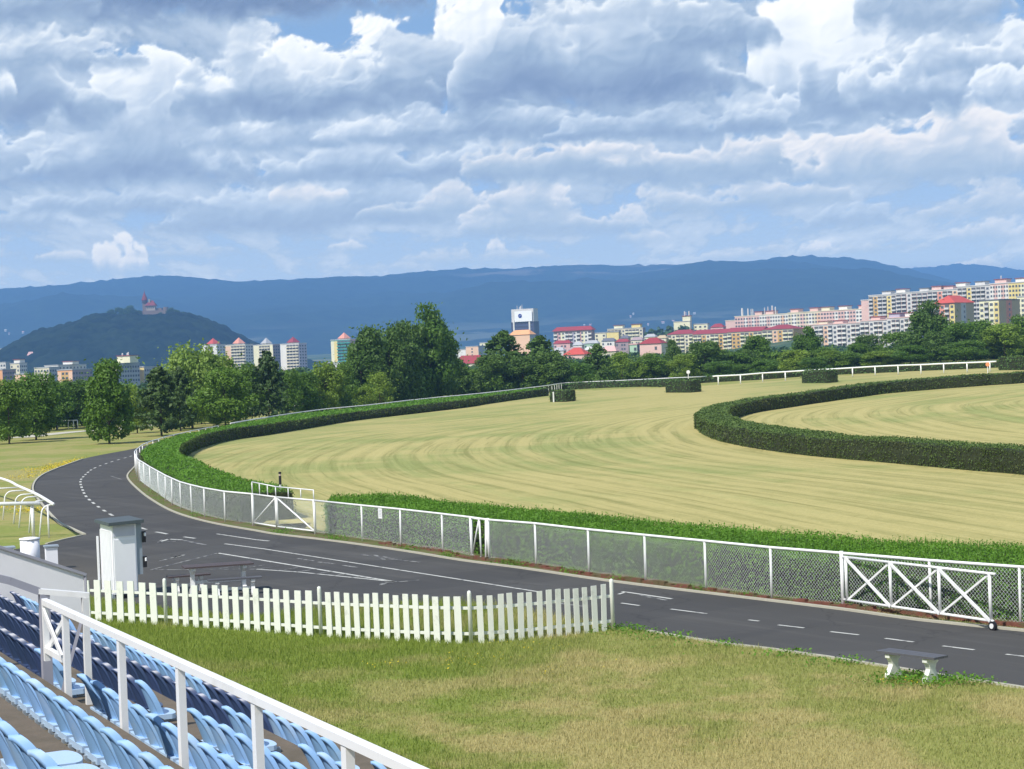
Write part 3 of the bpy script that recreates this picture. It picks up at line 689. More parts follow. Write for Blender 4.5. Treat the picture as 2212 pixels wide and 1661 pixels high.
def cloud_field(A, E):
    """A, E: azimuth and height above the horizon in 1/4000 rad; returns cover, brightness, warmth"""
    e0 = np.maximum(E, 20.0); k = (520.0 / (e0 + 160.0)) ** 0.55; GYv = np.log(e0 + 160.0) * 520.0
    X = A * k / 95.0; Yv = GYv / 60.0
    n = fbm(X * 0.55, Yv * 0.7, 6, 11, 0.55); bb = fbm(X * 1.3, Yv * 1.3, 6, 21, 0.55, True)
    gap = np.zeros_like(A)
    for (ax, ey, wx, wy, am) in ((850, 58, 230, 36, -.9), (1140, 30, 40, 90, -.9), (2150, 30, 100, 60, -.8), (380, 45, 80, 18, -.4)):
        cx = ax - 1106; gap = gap + am * np.exp(-((A - cx) / wx) ** 2 - ((E - (790 - 0.04 * cx - ey)) / wy) ** 2)
    a = sst(-0.30, 0.02, n + 0.25 * bb + gap + 0.12 - 0.34 * sst(420, 200, E))
    dy, dx = np.gradient(bb + 0.6 * n); step_y = np.gradient(E)[0]; 
    L = 0.46 + 0.55 * n + 0.25 * bb
    w = np.zeros_like(A) + 0.3 * sst(520, 260, E)
    rows = E[:, 0]; cols = A[0, :]
    for q, (cx, by, w_, h_, lo, hi, wm) in enumerate(CLOUDS):
        cx = cx - 1106; b0 = 790 - 0.04 * cx - by
        i0, i1 = np.searchsorted(cols, (cx - w_ * 1.35, cx + w_ * 1.35)); j0, j1 = np.searchsorted(rows, (b0 - h_ * 0.35 - 6, b0 + h_ * 1.75 + 8))
        if i1 - i0 < 3 or j1 - j0 < 3: continue
        sl_ = (slice(j0, j1), slice(i0, i1)); Aq, Eq = A[sl_], E[sl_]
        fs = 26 + 0.26 * h_; ax_ = Aq / (fs * 1.25); ey_ = Eq / fs
        wx = fbm(ax_ * 0.6, ey_ * 0.6, 3, 300 + q); wy = fbm(ax_ * 0.6 + 9, ey_ * 0.6 + 4, 3, 400 + q)
        B = fbm(ax_ + wx * 0.5, ey_ + wy * 0.5, 6, 500 + q, 0.55, True)            # puffs
        B3 = fbm(ax_ + wx * 0.5, ey_ + wy * 0.5, 3, 500 + q, 0.42, True)
        S = fbm(ax_ * 0.45, ey_ * 0.55, 4, 600 + q)
        F = fbm(ax_ * 2.2 + wx, ey_ * 2.2 + wy, 5, 700 + q, 0.6)
        u = (Aq - cx) / w_; dome = np.sqrt(np.clip(1 - u * u, 0, 1)) - 0.35 * np.clip(np.abs(u) - 0.85, 0, 1)
        hg = h_ * (0.95 * dome - 0.16 + 0.95 * S) - h_ * 0.30 * B + F * (6 + 0.05 * h_)
        v = Eq - (b0 + 0.16 * h_ * fbm(Aq / (w_ * 0.5), Eq * 0 + q, 3, 800 + q) * 1.4 + h_ * 0.10 * u * u)
        ed = 6 + 0.055 * h_
        top = sst(-ed * 0.5, ed * 1.3, hg - v); bot = sst(-ed * 1.2, ed * 2.0 + 0.04 * h_, v + h_ * 0.10 * F)
        m = top * bot
        rel = np.clip(v / np.maximum(hg, h_ * 0.30), 0, 1.3)
        # puffs lit from the upper left, their lower right sides in shade
        Hh = -B3 * 0.62 + 1.5 * S
        d_e = np.gradient(Hh, axis=0) / np.gradient(Eq, axis=0) * fs; d_a = np.gradient(Hh, axis=1) / np.gradient(Aq, axis=1) * fs * 1.25
        emb = -(0.80 * d_e - 0.45 * d_a); emb = 1.5 * np.tanh(emb / 2.2)
        lit = lo + (hi - lo) * sst(0.0, 0.95, rel + 0.18 * S) + 0.105 * emb * (0.30 + 0.70 * rel) - 0.13 * (B + 0.1) + 0.04 * F + 0.10 * sst(0.14 * h_ + 4, 0, hg - v)
        a[sl_] = a[sl_] * (1 - m) + m; L[sl_] = L[sl_] * (1 - m) + lit * m; w[sl_] = w[sl_] * (1 - m) + wm * m
    return np.clip(a, 0, 1), L, w
RAMP_X = np.array([-0.10, 0.12, 0.38, 0.62, 0.85, 1.12])
RAMP_C = np.array([[0.125, 0.195, 0.34], [0.19, 0.27, 0.42], [0.285, 0.38, 0.515], [0.44, 0.525, 0.635], [0.66, 0.71, 0.76], [0.84, 0.85, 0.86]])
WARM_C = np.array([[0.14, 0.22, 0.36], [0.21, 0.30, 0.45], [0.305, 0.40, 0.52], [0.46, 0.52, 0.60], [0.70, 0.69, 0.70], [0.84, 0.80, 0.75]])
def cloud_colour(L, w, E):
    L = 0.52 + (L - 0.52) * 0.86
    c = np.stack([np.interp(L, RAMP_X, RAMP_C[:, k]) for k in range(3)], -1); cw = np.stack([np.interp(L, RAMP_X, WARM_C[:, k]) for k in range(3)], -1)
    c = c * (1 - w[..., None]) + cw * w[..., None]
    veil = (0.60 * (1 - sst(150, 600, E)))[..., None]
    return c * (1 - veil) + np.array([0.315, 0.42, 0.555]) * veil

def build_clouds():
    RAD = 25500.0
    ca = np.concatenate([np.arange(-12566, -1500, 92.0), np.arange(-1500, 1500, 2.9), np.arange(1500, 12567, 92.0), [12566.4]])
    ce = np.concatenate([np.arange(20, 60, 10.0), np.arange(60, 860, 2.7), np.arange(860, 2800, 60.0)])
    A, E = np.meshgrid(ca, ce); a, L, w = cloud_field(A, E); c = cloud_colour(L, w, E)
    a = a * (1 - sst(2000, 2700, E)); az, el = A / 4000.0, E / 4000.0
    X, Y, Z = np.sin(az) * np.cos(el) * RAD, np.cos(az) * np.cos(el) * RAD, np.sin(el) * RAD + CAMZ
    # the shell stands outside the hazy air: give it the strength it has before that air dims it
    path = (HAZE_TOP - CAMZ) / np.maximum(np.sin(el), (HAZE_TOP - CAMZ) / 13500.0); T = np.exp(-HAZE_D * path)[..., None]
    c = np.maximum(c - np.array(HAZE_S) * (1 - T), 0.01) / T
    m = bpy.data.materials.new('cloud_glow'); m.use_nodes = True; s = NT(m.node_tree)
    at_ = s.node('ShaderNodeAttribute', attribute_name='cloud_light'); al = s.node('ShaderNodeAttribute', attribute_name='cover')
    em = s.node('ShaderNodeEmission'); s.l.new(at_.outputs['Vector'], em.inputs[0]); tr = s.node('ShaderNodeBsdfTransparent')
    mx = s.node('ShaderNodeMixShader'); s.l.new(al.outputs['Fac'], mx.inputs[0]); s.l.new(tr.outputs[0], mx.inputs[1]); s.l.new(em.outputs[0], mx.inputs[2])
    out = s.node('ShaderNodeOutputMaterial'); s.l.new(mx.outputs[0], out.inputs[0]); m.cycles.emission_sampling = 'NONE'
    keepq = (a[:-1, :-1] + a[1:, :-1] + a[:-1, 1:] + a[1:, 1:]) > 0.004
    ids = np.arange(A.size).reshape(A.shape)
    o, V = gridmesh('clouds', X, Y, Z, keepq, m)
    F = np.stack([ids[:-1, :-1], ids[:-1, 1:], ids[1:, 1:], ids[1:, :-1]], -1)[keepq]; used = np.unique(F)
    t = o.data.attributes.new('cloud_light', 'FLOAT_VECTOR', 'POINT'); t.data.foreach_set('vector', c.reshape(-1, 3)[used].astype(np.float32).ravel())
    t = o.data.attributes.new('cover', 'FLOAT', 'POINT'); t.data.foreach_set('value', a.ravel()[used].astype(np.float32))
    tag(o, kind='structure')
build_clouds()

# ================================================================ GRANDSTAND
N2 = Vector((0.899, 0.439, 0)).normalized(); T2 = Vector((N2.y, -N2.x, 0))   # forward (towards the track) and along the row
SRZ = math.atan2(T2.y, T2.x); ZUP = Vector((0, 0, 1))
def st(n, t, z=0.0): v = N2 * n - T2 * t; return Vector((v.x, v.y, z))
ROWN0, ROWZ0, PIT, DROP = 2.90, 3.16, 0.93, 0.385
sb = MB()
for k in range(-5, 5):
    n0 = ROWN0 + k * PIT - 0.42; n1 = n0 + PIT + (0.0 if k < 4 else 0.23); z = ROWZ0 - k * DROP
    sb.box(st((n0 + n1) / 2, 15.0, z / 2 - 0.1), (40, n1 - n0, z + 0.2), (T2, N2, ZUP))
tag(sb.build('grandstand_steps', CONCRETE), kind='structure')
# end wall of the stand
wb = MB(); zt = lambda n: 2.16 + 0.414 * (7.98 - n)
wb.extrude([(-3, 0), (7.98, 0), (7.98, zt(7.98)), (-3, zt(-3))], st(0, 35.3), N2, ZUP, T2, 0.16)
wo = wb.build('end_wall', WALLPAINT)
cb = MB(); cb.bar(st(-3, 35.3, zt(-3) + 0.02), st(8.03, 35.3, zt(8.03) + 0.02), 0.24, 0.05); cb.build('capping', GREYPAINT, wo)
cb = MB(); cb.bar(st(7.99 + 0.025, 35.22, 0), st(7.99 + 0.025, 35.22, 2.14), 0.045, 0.05); cb.build('corner_strip', GREYPAINT, wo)
tag(wo, 'pale rendered end wall of the stand with sloping grey capping', 'wall')

# ---- seats
def seat_shell():
    mb = MB(); nu, nv = 11, 13; H = 0.43
    def srf(u, v, off, sc=1.0):
        w = 0.195 * (1 - 0.14 * (1 - v)) * max(0.0, 1 - v ** 1.75) ** 0.5
        w = max(w, 0.02) * sc
        return Vector((u * w, 0.10 * (abs(u) ** 1.8) * (w / 0.2) - 0.10 * v - 0.03 * v * v - off + 0.03, -0.01 + H * v * sc + (1 - sc) * 0.05))
    def grid(off, sc):
        return [srf(-1 + 2 * i / (nu - 1), 1 - (1 - j / (nv - 1)) ** 1.7 * 0.999 - 0.001, off, sc) for j in range(nv) for i in range(nu)]
    A = grid(-0.004, 1.0); B = grid(0.006, 0.88); C = grid(0.048, 1.0); Dd = grid(0.048, 0.93)
    bnd = [i for i in range(nu)] + [j * nu + nu - 1 for j in range(1, nv)] + [(nv - 1) * nu + i for i in range(nu - 2, -1, -1)] + [j * nu for j in range(nv - 2, 0, -1)]
    q = lambda o: [(o + j * nu + i, o + j * nu + i + 1, o + (j + 1) * nu + i + 1, o + (j + 1) * nu + i) for j in range(nv - 1) for i in range(nu - 1)]
    n = nu * nv; fs = q(0) + [tuple(reversed(f)) for f in q(n)]
    vs = A + B + C + Dd; L = len(bnd)
    for k in range(L):
        a, b = bnd[k], bnd[(k + 1) % L]
        fs += [(a, b, 2 * n + b, 2 * n + a), (2 * n + a, 2 * n + b, 3 * n + b, 3 * n + a), (3 * n + a, 3 * n + b, n + b, n + a)]
    keep = sorted({i for f in fs for i in f}); mp = {v: i for i, v in enumerate(keep)}
    mb.add([vs[i] for i in keep], [tuple(mp[i] for i in f) for f in fs]); return mb
def seat_pan(down):
    mb = MB(); poly = []
    for k in range(13):
        a = math.pi * k / 12; poly.append((0.205 * math.cos(a) * (1 if abs(math.cos(a)) < 0.9 else 0.98), (0.36 if down else 0.17) + 0.07 * math.sin(a)))
    poly += [(-0.19, 0.0), (0.19, 0.0)]
    mb.extrude(poly, (0, 0.0, 0.055), Vector((1, 0, 0)), Vector((0, 1, 0.02)), ZUP, 0.05); return mb
def seat_bracket():
    mb = MB(); mb.box((-0.12, 0.12, 0.022), (0.04, 0.28, 0.05)); mb.box((0.12, 0.12, 0.022), (0.04, 0.28, 0.05)); return mb
me_shell = seat_shell(); me_cache = {}
def make_seat(kind):
    r = empty('stadium_seat')
    mt = SEATNAVY if kind.startswith('navy') else SEATBLUE
    if not kind.endswith('backless'):
        me_shell.build('backrest', mt, r, True)
    seat_pan(kind.endswith('down') or kind.endswith('backless')).build('seat', SEATNAVY if kind.startswith('navy') else SEATPAN, r)
    seat_bracket().build('bracket', CABGREY, r)
    return r
ROWNAMES = {-1: 'row nearest the viewer', 0: 'row just above the white handrail', 1: 'row just below the white handrail', 2: 'third row below the viewer', 3: 'second row from the grass', 4: 'lowest row beside the grass'}
proto = {}
for k in range(-1, 5):
    n = ROWN0 + k * PIT; z = ROWZ0 - k * DROP; t0 = {0: 10.93, 1: 12.9}.get(k, 11.0 + 0.13 * k); cnt = 0; t0 -= 0.47 * 20
    for i in range(0, 80):
        t = t0 + i * 0.47
        if t < 5 or t > 34.6: continue
        if 16.7 < t < 17.9: continue
        p = st(n, t, z + 0.42); px, py = project(p)
        if px < -25 or py > 1685 or px > 2212: continue
        if k == 2 and 400 <= px < 425: continue
        if k == 3 and 640 <= px < 665: continue
        navy = (k == 2 and px < 300) or (k == 3 and px < 483) or (k == 4 and (440 < px < 570 or (px < 150 and (i // 4) % 2))) or (k == 1 and px < 100)
        bl = (k == 2 and 335 <= px < 400) or (k == 3 and 568 < px < 640) or (k == 4 and 158 < px < 204)
        kind = ('navy ' if navy else 'blue ') + ('backless' if bl else 'down' if k == -1 else 'up')
        if kind not in proto: proto[kind] = make_seat(kind); o = proto[kind]
        else: o = copy_tree(proto[kind])
        o.location = st(n, t, z); o.rotation_euler = (random.uniform(-0.015, 0.015), 0, SRZ + random.uniform(-0.03, 0.03))
        cnt += 1
        look = {'blue up': 'pale blue bucket seat', 'navy up': 'dark navy bucket seat', 'blue down': 'pale blue seat with its pan down', 'blue backless': 'pale blue seat pan without a backrest', 'navy backless': 'navy seat pan without a backrest'}.get(kind, 'pale blue seat')
        tag(o, '%s, %s from near end, %s' % (look, ordn(cnt), ROWNAMES[k]), 'seat', 'stadium seats in the stand')

V = []
for k in range(-1, 5):
    n_ = 900; tt_q = rng.uniform(6, 33, n_); nn_q = ROWN0 + k * PIT - 0.42 + np.abs(rng.normal(0, 0.16, n_)); zq = ROWZ0 - k * DROP + 0.012
    V.append(leafquads(np.stack([N2.x * nn_q - T2.x * tt_q, N2.y * nn_q - T2.y * tt_q, np.full(n_, zq)], 1), rng.uniform(0.02, 0.06, n_), np.tile([0, 0, 1.0], (n_, 1)), 0.6))
tag(soup('leaf_litter', np.concatenate(V), 4, mat('dead_leaf_litter', (0.20, 0.16, 0.08), 0.9, 0.5, 9, second=(0.40, 0.36, 0.26), sfac=0.7)), 'dry leaf litter lying on the concrete steps under the seats', 'litter', kind='stuff')

# ---- white handrail through the stand
NR, ZR = 3.455, CAMZ - 1.92
def tY(Y): return (Y - N2.y * NR) / (-T2.y)
r = empty('handrail', st(NR, 16.8, ROWZ0)); tag(r, 'white steel handrail running down between the seat rows to the bottom edge', 'railing')
def ch(mb, name, m, par, shade=False):
    o = mb.build(name, m, par, shade)
    mw = par.matrix_world if False else Matrix.Translation(par.location) @ par.rotation_euler.to_matrix().to_4x4()
    o.matrix_parent_inverse = mw.inverted(); return o
b_ = MB(); b_.bar(st(NR, tY(16.6), ZR - 0.03), st(NR, tY(4.5), ZR - 0.03), 0.066, 0.048); ch(b_, 'top_rail', WHITE, r)
for Y in (15.9, 14.17, 12.7, 11.2, 9.82, 8.55, 7.4, 6.2):
    b_ = MB(); t = tY(Y); b_.box(st(NR, t, (ROWZ0 - DROP + ZR - 0.06) / 2), (0.075, 0.05, ZR - 0.06 - ROWZ0 + DROP), (T2, N2, ZUP)); ch(b_, 'post', WHITE, r)
r = empty('braced_panel', st(NR, tY(16.6), ROWZ0)); tag(r, 'narrow white railing panel with crossed braces at the far end of the handrail', 'railing')
ta, tb_ = tY(16.62), tY(15.98)
b_ = MB(); b_.box(st(NR - 0.003, ta, (ROWZ0 + ZR) / 2 + 0.08), (0.05, 0.05, ZR - ROWZ0 - 0.16), (T2, N2, ZUP)); ch(b_, 'post', WHITE, r)
b_ = MB(); b_.bar(st(NR, ta, ROWZ0 + 0.26), st(NR, tb_, ROWZ0 + 0.26), 0.05, 0.05); ch(b_, 'bottom_rail', WHITE, r)
b_ = MB(); b_.bar(st(NR - 0.02, ta, ZR - 0.10), st(NR - 0.02, tb_, ROWZ0 + 0.28), 0.02, 0.05); b_.bar(st(NR + 0.02, tb_, ZR - 0.10), st(NR + 0.02, ta, ROWZ0 + 0.28), 0.02, 0.05); ch(b_, 'brace', WHITE, r)
r = empty('stair_rail', st(3.5, 17.6, ROWZ0)); tag(r, 'grey lilac stair handrail with a broad post at the left edge', 'railing')
tt_ = 17.55; P0 = st(2.2, tt_, 4.35); P1 = st(3.29, tt_, 3.99); P2 = st(3.55, tt_, 3.87); P3 = st(4.0, tt_ - 0.1, 3.80)
b_ = MB(); b_.bar(P0, P1, 0.07, 0.07); b_.bar(P1, P2, 0.07, 0.07); ch(b_, 'upper_handrail', GREYPAINT, r)
b_ = MB(); b_.bar(P2, P3, 0.07, 0.05); ch(b_, 'short_handrail', WHITE, r)
b_ = MB(); b_.box(st(3.60, tt_, (2.4 + 3.84) / 2), (0.09, 0.09, 3.84 - 2.4), (T2, N2, ZUP)); ch(b_, 'post', GREYPAINT, r)
b_ = MB(); b_.box(st(3.96, tt_ - 0.1, (2.4 + 3.78) / 2), (0.06, 0.06, 3.78 - 2.4), (T2, N2, ZUP)); ch(b_, 'thin_post', WHITE, r)
b_ = MB(); b_.bar(st(3.62, tt_, 2.55), st(3.96, tt_ - 0.1, 3.7), 0.03, 0.03); ch(b_, 'strut', GREYPAINT, r)

# ================================================================ PICKET FENCE
PK = catmull(D([(166.5, 1339), (359, 1351), (520, 1362), (693.5, 1375.5), (874, 1385), (1017.7, 1390), (1172, 1378), (1327, 1361)]), 0.05)
pr = empty('picket_fence', PK[0]); tag(pr, 'curved white wooden picket fence with peeling paint standing on the lawn', 'fence')
pa = arr(PK); cl = np.concatenate([[0], np.cumsum(np.linalg.norm(np.diff(pa[:, :2], axis=0), axis=1))])
def onpk(s): return Vector((np.interp(s, cl, pa[:, 0]), np.interp(s, cl, pa[:, 1]), 0))
post_s = []
for px in (166.5, 359, 693.5, 1017.7, 1327):
    post_s.append(cl[int(np.argmin([abs(project((p.x, p.y, 0))[0] - px) for p in PK[::2]])) * 2])
for hz, nm in ((0.74, 'rail'), (0.20, 'rail')):
    b_ = MB()
    for a, b in zip(post_s[:-1], post_s[1:]):
        m_ = max(1, int((b - a) / 0.8))
        for q in range(m_):
            p, q_ = onpk(a + (b - a) * q / m_), onpk(a + (b - a) * (q + 1) / m_); d = (q_ - p).normalized(); nb = Vector((-d.y, d.x, 0)); nb = nb if nb.y > 0 else -nb
            b_.bar(p + nb * 0.035 + ZUP * hz, q_ + nb * 0.035 + ZUP * hz, 0.04, 0.06)
    ch(b_, nm, OLDWHITE, pr)
for s_ in post_s:
    p = onpk(s_); b_ = MB(); b_.lathe((p.x, p.y, -0.05), [(0.042, 0), (0.045, 1.10), (0.038, 1.15), (0.015, 1.165)], 10); ch(b_, 'post', OLDWHITE, pr, True)
for (a, b), m_ in zip(zip(post_s[:-1], post_s[1:]), (8, 15, 15, 15)):
    for q in range(1, m_):
        s_ = a + (b - a) * q / m_; p = onpk(s_); d = (onpk(min(s_ + 0.1, cl[-1])) - onpk(max(0, s_ - 0.1))).normalized(); nb = Vector((-d.y, d.x, 0)); nb = nb if nb.y > 0 else -nb
        hh = 1.0 + random.uniform(-0.02, 0.02); tl = random.uniform(-0.018, 0.018)
        dz = (ZUP + d * tl).normalized(); b_ = MB(); b_.box(p - nb * 0.002 + dz * (hh / 2), (0.56 * (b - a) / m_ + random.uniform(-0.008, 0.008), 0.022, hh), (d, nb, dz)); ch(b_, 'picket', OLDWHITE, pr)

# ================================================================ BENCHES AND TABLE
def leg_profile(h, wt, wb, ww):
    return [(-wb / 2, 0), (-wb / 2, 0.06), (-wb / 2 + 0.05, 0.13), (-ww / 2 - 0.02, 0.19), (-ww / 2, h * 0.55), (-ww / 2 - 0.03, h * 0.75), (-wt / 2, h - 0.07), (-wt / 2, h),
            (wt / 2, h), (wt / 2, h - 0.07), (ww / 2 + 0.03, h * 0.75), (ww / 2, h * 0.55), (ww / 2 + 0.02, 0.19), (wb / 2 - 0.05, 0.13), (wb / 2, 0.06), (wb / 2, 0), (wb * 0.12, 0), (0, 0.05), (-wb * 0.12, 0)]
def bench(name, c, ang, L, W, h, topmat, label, cat, group=None, boards=3, wb=None, ww=0.14, brace=False):
    r = empty(name, (c[0], c[1], 0), ang); tag(r, label, cat, group); X, Y_, Z = Vector((1, 0, 0)), Vector((0, 1, 0)), ZUP
    b_ = MB(); bw = W / boards
    for q in range(boards): b_.box((0, -W / 2 + bw * (q + 0.5), h + 0.02), (L, bw - 0.012, 0.04))
    b_.build('table_top' if 'table' in name else 'seat', topmat, r)
    for sx in (-1, 1):
        b_ = MB(); b_.extrude(leg_profile(h - 0.003, W * 0.82, wb or W * 0.95, ww), (sx * (L / 2 - 0.24), 0, 0), Y_, Z, X, 0.10); b_.build('leg', OLDWHITE if not brace else WHITE, r)
    if brace:
        b_ = MB(); b_.box((0, 0, h * 0.45), (L - 0.6, 0.04, 0.07)); b_.build('stretcher', WHITE, r)
    return r
c_ = (at(1895, 1405, 0.45) + at(2052, 1420, 0.45)) / 2
bench('bench', (c_.x - 0.03, c_.y), math.atan2(-0.79, 0.61), 1.32, 0.38, 0.43, DARKWOOD, 'backless bench with dark slats on white concrete legs at the road edge', 'bench', boards=3)
p = at(470, 1221, 0.75); bench('picnic_table', (p.x, p.y), R(17), 1.85, 0.75, 0.74, TABLEWOOD, 'dark topped picnic table with white legs behind the picket fence', 'table', boards=5, ww=0.18, brace=True)
p = at(407, 1243, 0.45); bench('garden_bench', (p.x, p.y), R(22), 1.15, 0.36, 0.43, TABLEWOOD, 'brown backless bench left of the picnic table behind the pickets', 'bench', 'benches at the picnic table', boards=3, brace=True)
p = at(507, 1250, 0.45); bench('garden_bench', (p.x, p.y), R(14), 1.42, 0.36, 0.43, DARKWOOD, 'grey backless bench in front of the picnic table behind the pickets', 'bench', 'benches at the picnic table', boards=3, brace=True)

# ================================================================ CABINET AND BINS
p = at(252, 1297); kr = empty('kiosk_cabinet', (p.x, p.y + 0.62, 0), R(28)); tag(kr, 'tall white ribbed metal cabinet with flat grey roof behind the picket fence', 'cabinet')
b_ = MB(); b_.box((0.02, 0.14, 1.07), (0.66, 1.10, 1.86)); b_.build('body', CABWHITE, kr)
b_ = MB()
for q in range(8): b_.box((-0.325, -0.33 + 0.13 * q, 1.0), (0.06, 0.045, 1.66))
b_.build('ribbed_panel', CABWHITE, kr)
b_ = MB(); b_.box((0.02, -0.416, 0.90), (0.58, 0.02, 1.40)); b_.build('door', CABWHITE, kr)
b_ = MB(); b_.box((0.02, -0.418, 1.82), (0.58, 0.016, 0.28)); b_.build('upper_panel', mat('cabinet_lilac', (0.55, 0.56, 0.66), 0.5, 0.04, 4), kr)
b_ = MB()
for sx in (-0.3, 0.3):
    for sy in (-0.3, 0.3): b_.box((sx, sy, 0.07), (0.08, 0.08, 0.14))
b_.build('foot', CABGREY, kr)
b_ = MB(); b_.extrude([(-0.46, -0.58), (0.50, -0.58), (0.50, 0.80), (-0.46, 0.80)], (0.03, 0, 2.05), Vector((1, 0, 0.03)), Vector((0, 1, 0.02)), ZUP, 0.09); b_.build('roof', mat('slate_grey_sheet', (0.085, 0.105, 0.115), 0.6, 0.1, 4, spec=0.2), kr)
b_ = MB(); b_.box((0.43, -0.28, 1.30), (0.16, 0.20, 1.36)); b_.build('side_box', CABGREY, kr)
for zz in (1.62, 0.95):
    b_ = MB(); b_.box((0.56, -0.35, zz), (0.10, 0.15, 0.30)); lo = b_.build('lamp_housing', BLACK, kr)
    b_ = MB(); b_.lathe((0.585, -0.435, zz + 0.05), [(0.028, -0.03), (0.028, 0.05), (0.01, 0.06)], 8); b_.build('lamp', CABWHITE, lo)
b_ = MB(); b_.box((-0.42, 0.62, 0.85), (0.05, 0.05, 1.6)); b_.build('conduit', CABWHITE, kr)
def bin_(px, ytop, zt_, w, Y, label, round_=False):
    d = ray(px, ytop); x = d.x / d.y * Y; r = empty('litter_bin', (x, Y, 0), R(20)); tag(r, label, 'bin', 'white bins beyond the end wall')
    b_ = MB()
    if round_: b_.lathe((0, 0, 0), [(w * 0.46, 0), (w * 0.5, 0.05), (w * 0.5, zt_ - 0.04)], 16)
    else: b_.box((0, 0, zt_ / 2 - 0.02), (w * 0.85, w * 0.85, zt_ - 0.04))
    b_.build('body', CABWHITE, r, round_)
    b_ = MB()
    if round_: b_.lathe((0, 0, zt_ - 0.04), [(w * 0.54, 0), (w * 0.54, 0.05), (w * 0.3, 0.075)], 16)
    else: b_.box((0, 0, zt_), (w * 1.05, w * 1.05, 0.05), None)
    b_.build('lid', CABWHITE if round_ else CABGREY, r, round_)
bin_(64, 1165, 0.84, 0.62, 60, 'round white drum shaped bin beyond the sloping end wall', True)
bin_(110, 1177, 0.74, 0.42, 58, 'narrow square white bin with a grey lid beside the round one')
bin_(12, 1180, 0.66, 0.55, 59, 'low white box with a flat lid at the left edge')

# ================================================================ RUNNING RAILS
def track(name, label, group=None): r = empty(name); tag(r, label, 'railing', group); return r
rr = track('gooseneck_rail', 'thick white running rail on curved gooseneck supports at the left edge')
top = catmull([at(115, 1089, 1.28), at(80, 1068, 1.28), at(40, 1050, 1.28), at(0, 1033, 1.28), at(-120, 1003, 1.28)], 0.5)
b_ = MB(); b_.tube(top, 0.065, 8); b_.build('top_rail', WHITE, rr, True)
for px, py in ((85, 1161.7), (62.6, 1151), (41, 1140), (29, 1132), (6, 1122.5), (-20, 1115)):
    b = at(px, py); j = min(range(len(top)), key=lambda q: (top[q] - b).xy.length); q = top[j]
    if (q - b).xy.length > 2.0: q = b + (q - b).normalized() * 1.0; q.z = 1.28
    v = (q - b); v.z = 0; L = min(v.length, 0.9); v.normalize(); e = Vector((q.x, q.y, 1.22)); s0 = Vector((b.x, b.y, -0.05))
    pts = [s0, Vector((b.x, b.y, 0.75)) + v * 0.10]
    for a in range(0, 91, 15): pts.append(Vector((b.x, b.y, 0.90)) + v * (0.12 + 0.33 * (1 - math.cos(R(a)))) + ZUP * (0.32 * math.sin(R(a))))
    pts.append(e); b_ = MB(); b_.tube(pts, 0.032, 7); b_.build('support', WHITE, rr, True)
b = at(106, 1162); b_ = MB(); b_.tube([b, b + ZUP * 1.26], 0.035, 7); b_.build('support', WHITE, rr, True)
rr = track('barrier_rail', 'level white rail on one thick post in front of the gooseneck rail')
b = at(72.6, 1160.6); Yb = b.y; b_ = MB(); b_.tube([b, b + ZUP * 1.24], 0.065, 8); b_.build('post', WHITE, rr, True)
b_ = MB(); e1 = atY(86, 1087, Yb - 0.1); e0 = atY(-200, 1092, Yb); b_.tube([e1, e0], 0.075, 8); b_.build('rail', WHITE, rr, True)

rr = track('running_rail', 'straight white running rail on posts along the far side of the turf')
tb = D([(1540, 832.8), (1552, 832), (1600, 830), (1647.7, 825.8), (1696.8, 823.2), (1744, 820.4), (1793.3, 817.8), (1842, 814.8), (1890.8, 812), (1940.5, 810), (1989.8, 808.8), (2039, 806.7), (2089.5, 805), (2138.8, 803.3), (2153, 802.6)])
b_ = MB(); b_.tube([p + ZUP * 1.28 for p in tb], 0.10, 8); b_.build('top_rail', WHITE, rr, True)
for p in tb[1:-1]:
    b_ = MB(); b_.tube([p - ZUP * 0.1, p + ZUP * 1.22], 0.085, 8); b_.build('post', WHITE, rr, True)
rr = track('running_rail', 'thin white running rail half hidden behind the long far hedge')
h2p = D(H2)
def rail_pt(a):
    if a[0] < 1200: return at(a[0], a[1], 1.25)
    q = min(range(len(h2p) - 1), key=lambda k: 0 if H2[k][0] <= a[0] <= H2[k + 1][0] else 1); f = (a[0] - H2[q][0]) / (H2[q + 1][0] - H2[q][0])
    return atY(a[0], a[1], h2p[q].y * (1 - f) + h2p[q + 1].y * f + 2.4)
tops = [rail_pt(a) for a in FENCE_T[6:]]
b_ = MB(); b_.tube([t for t in catmull(tops, 4)], 0.07, 6); b_.build('top_rail', WHITE, rr, True)
acc = catmull(tops, 3.0)
for p in acc[::1]:
    if project(p)[0] > 1470: continue
    b_ = MB(); b_.tube([Vector((p.x, p.y, gz(p.x, p.y) - 0.1)), p], 0.04, 5); b_.build('post', WHITE, rr)

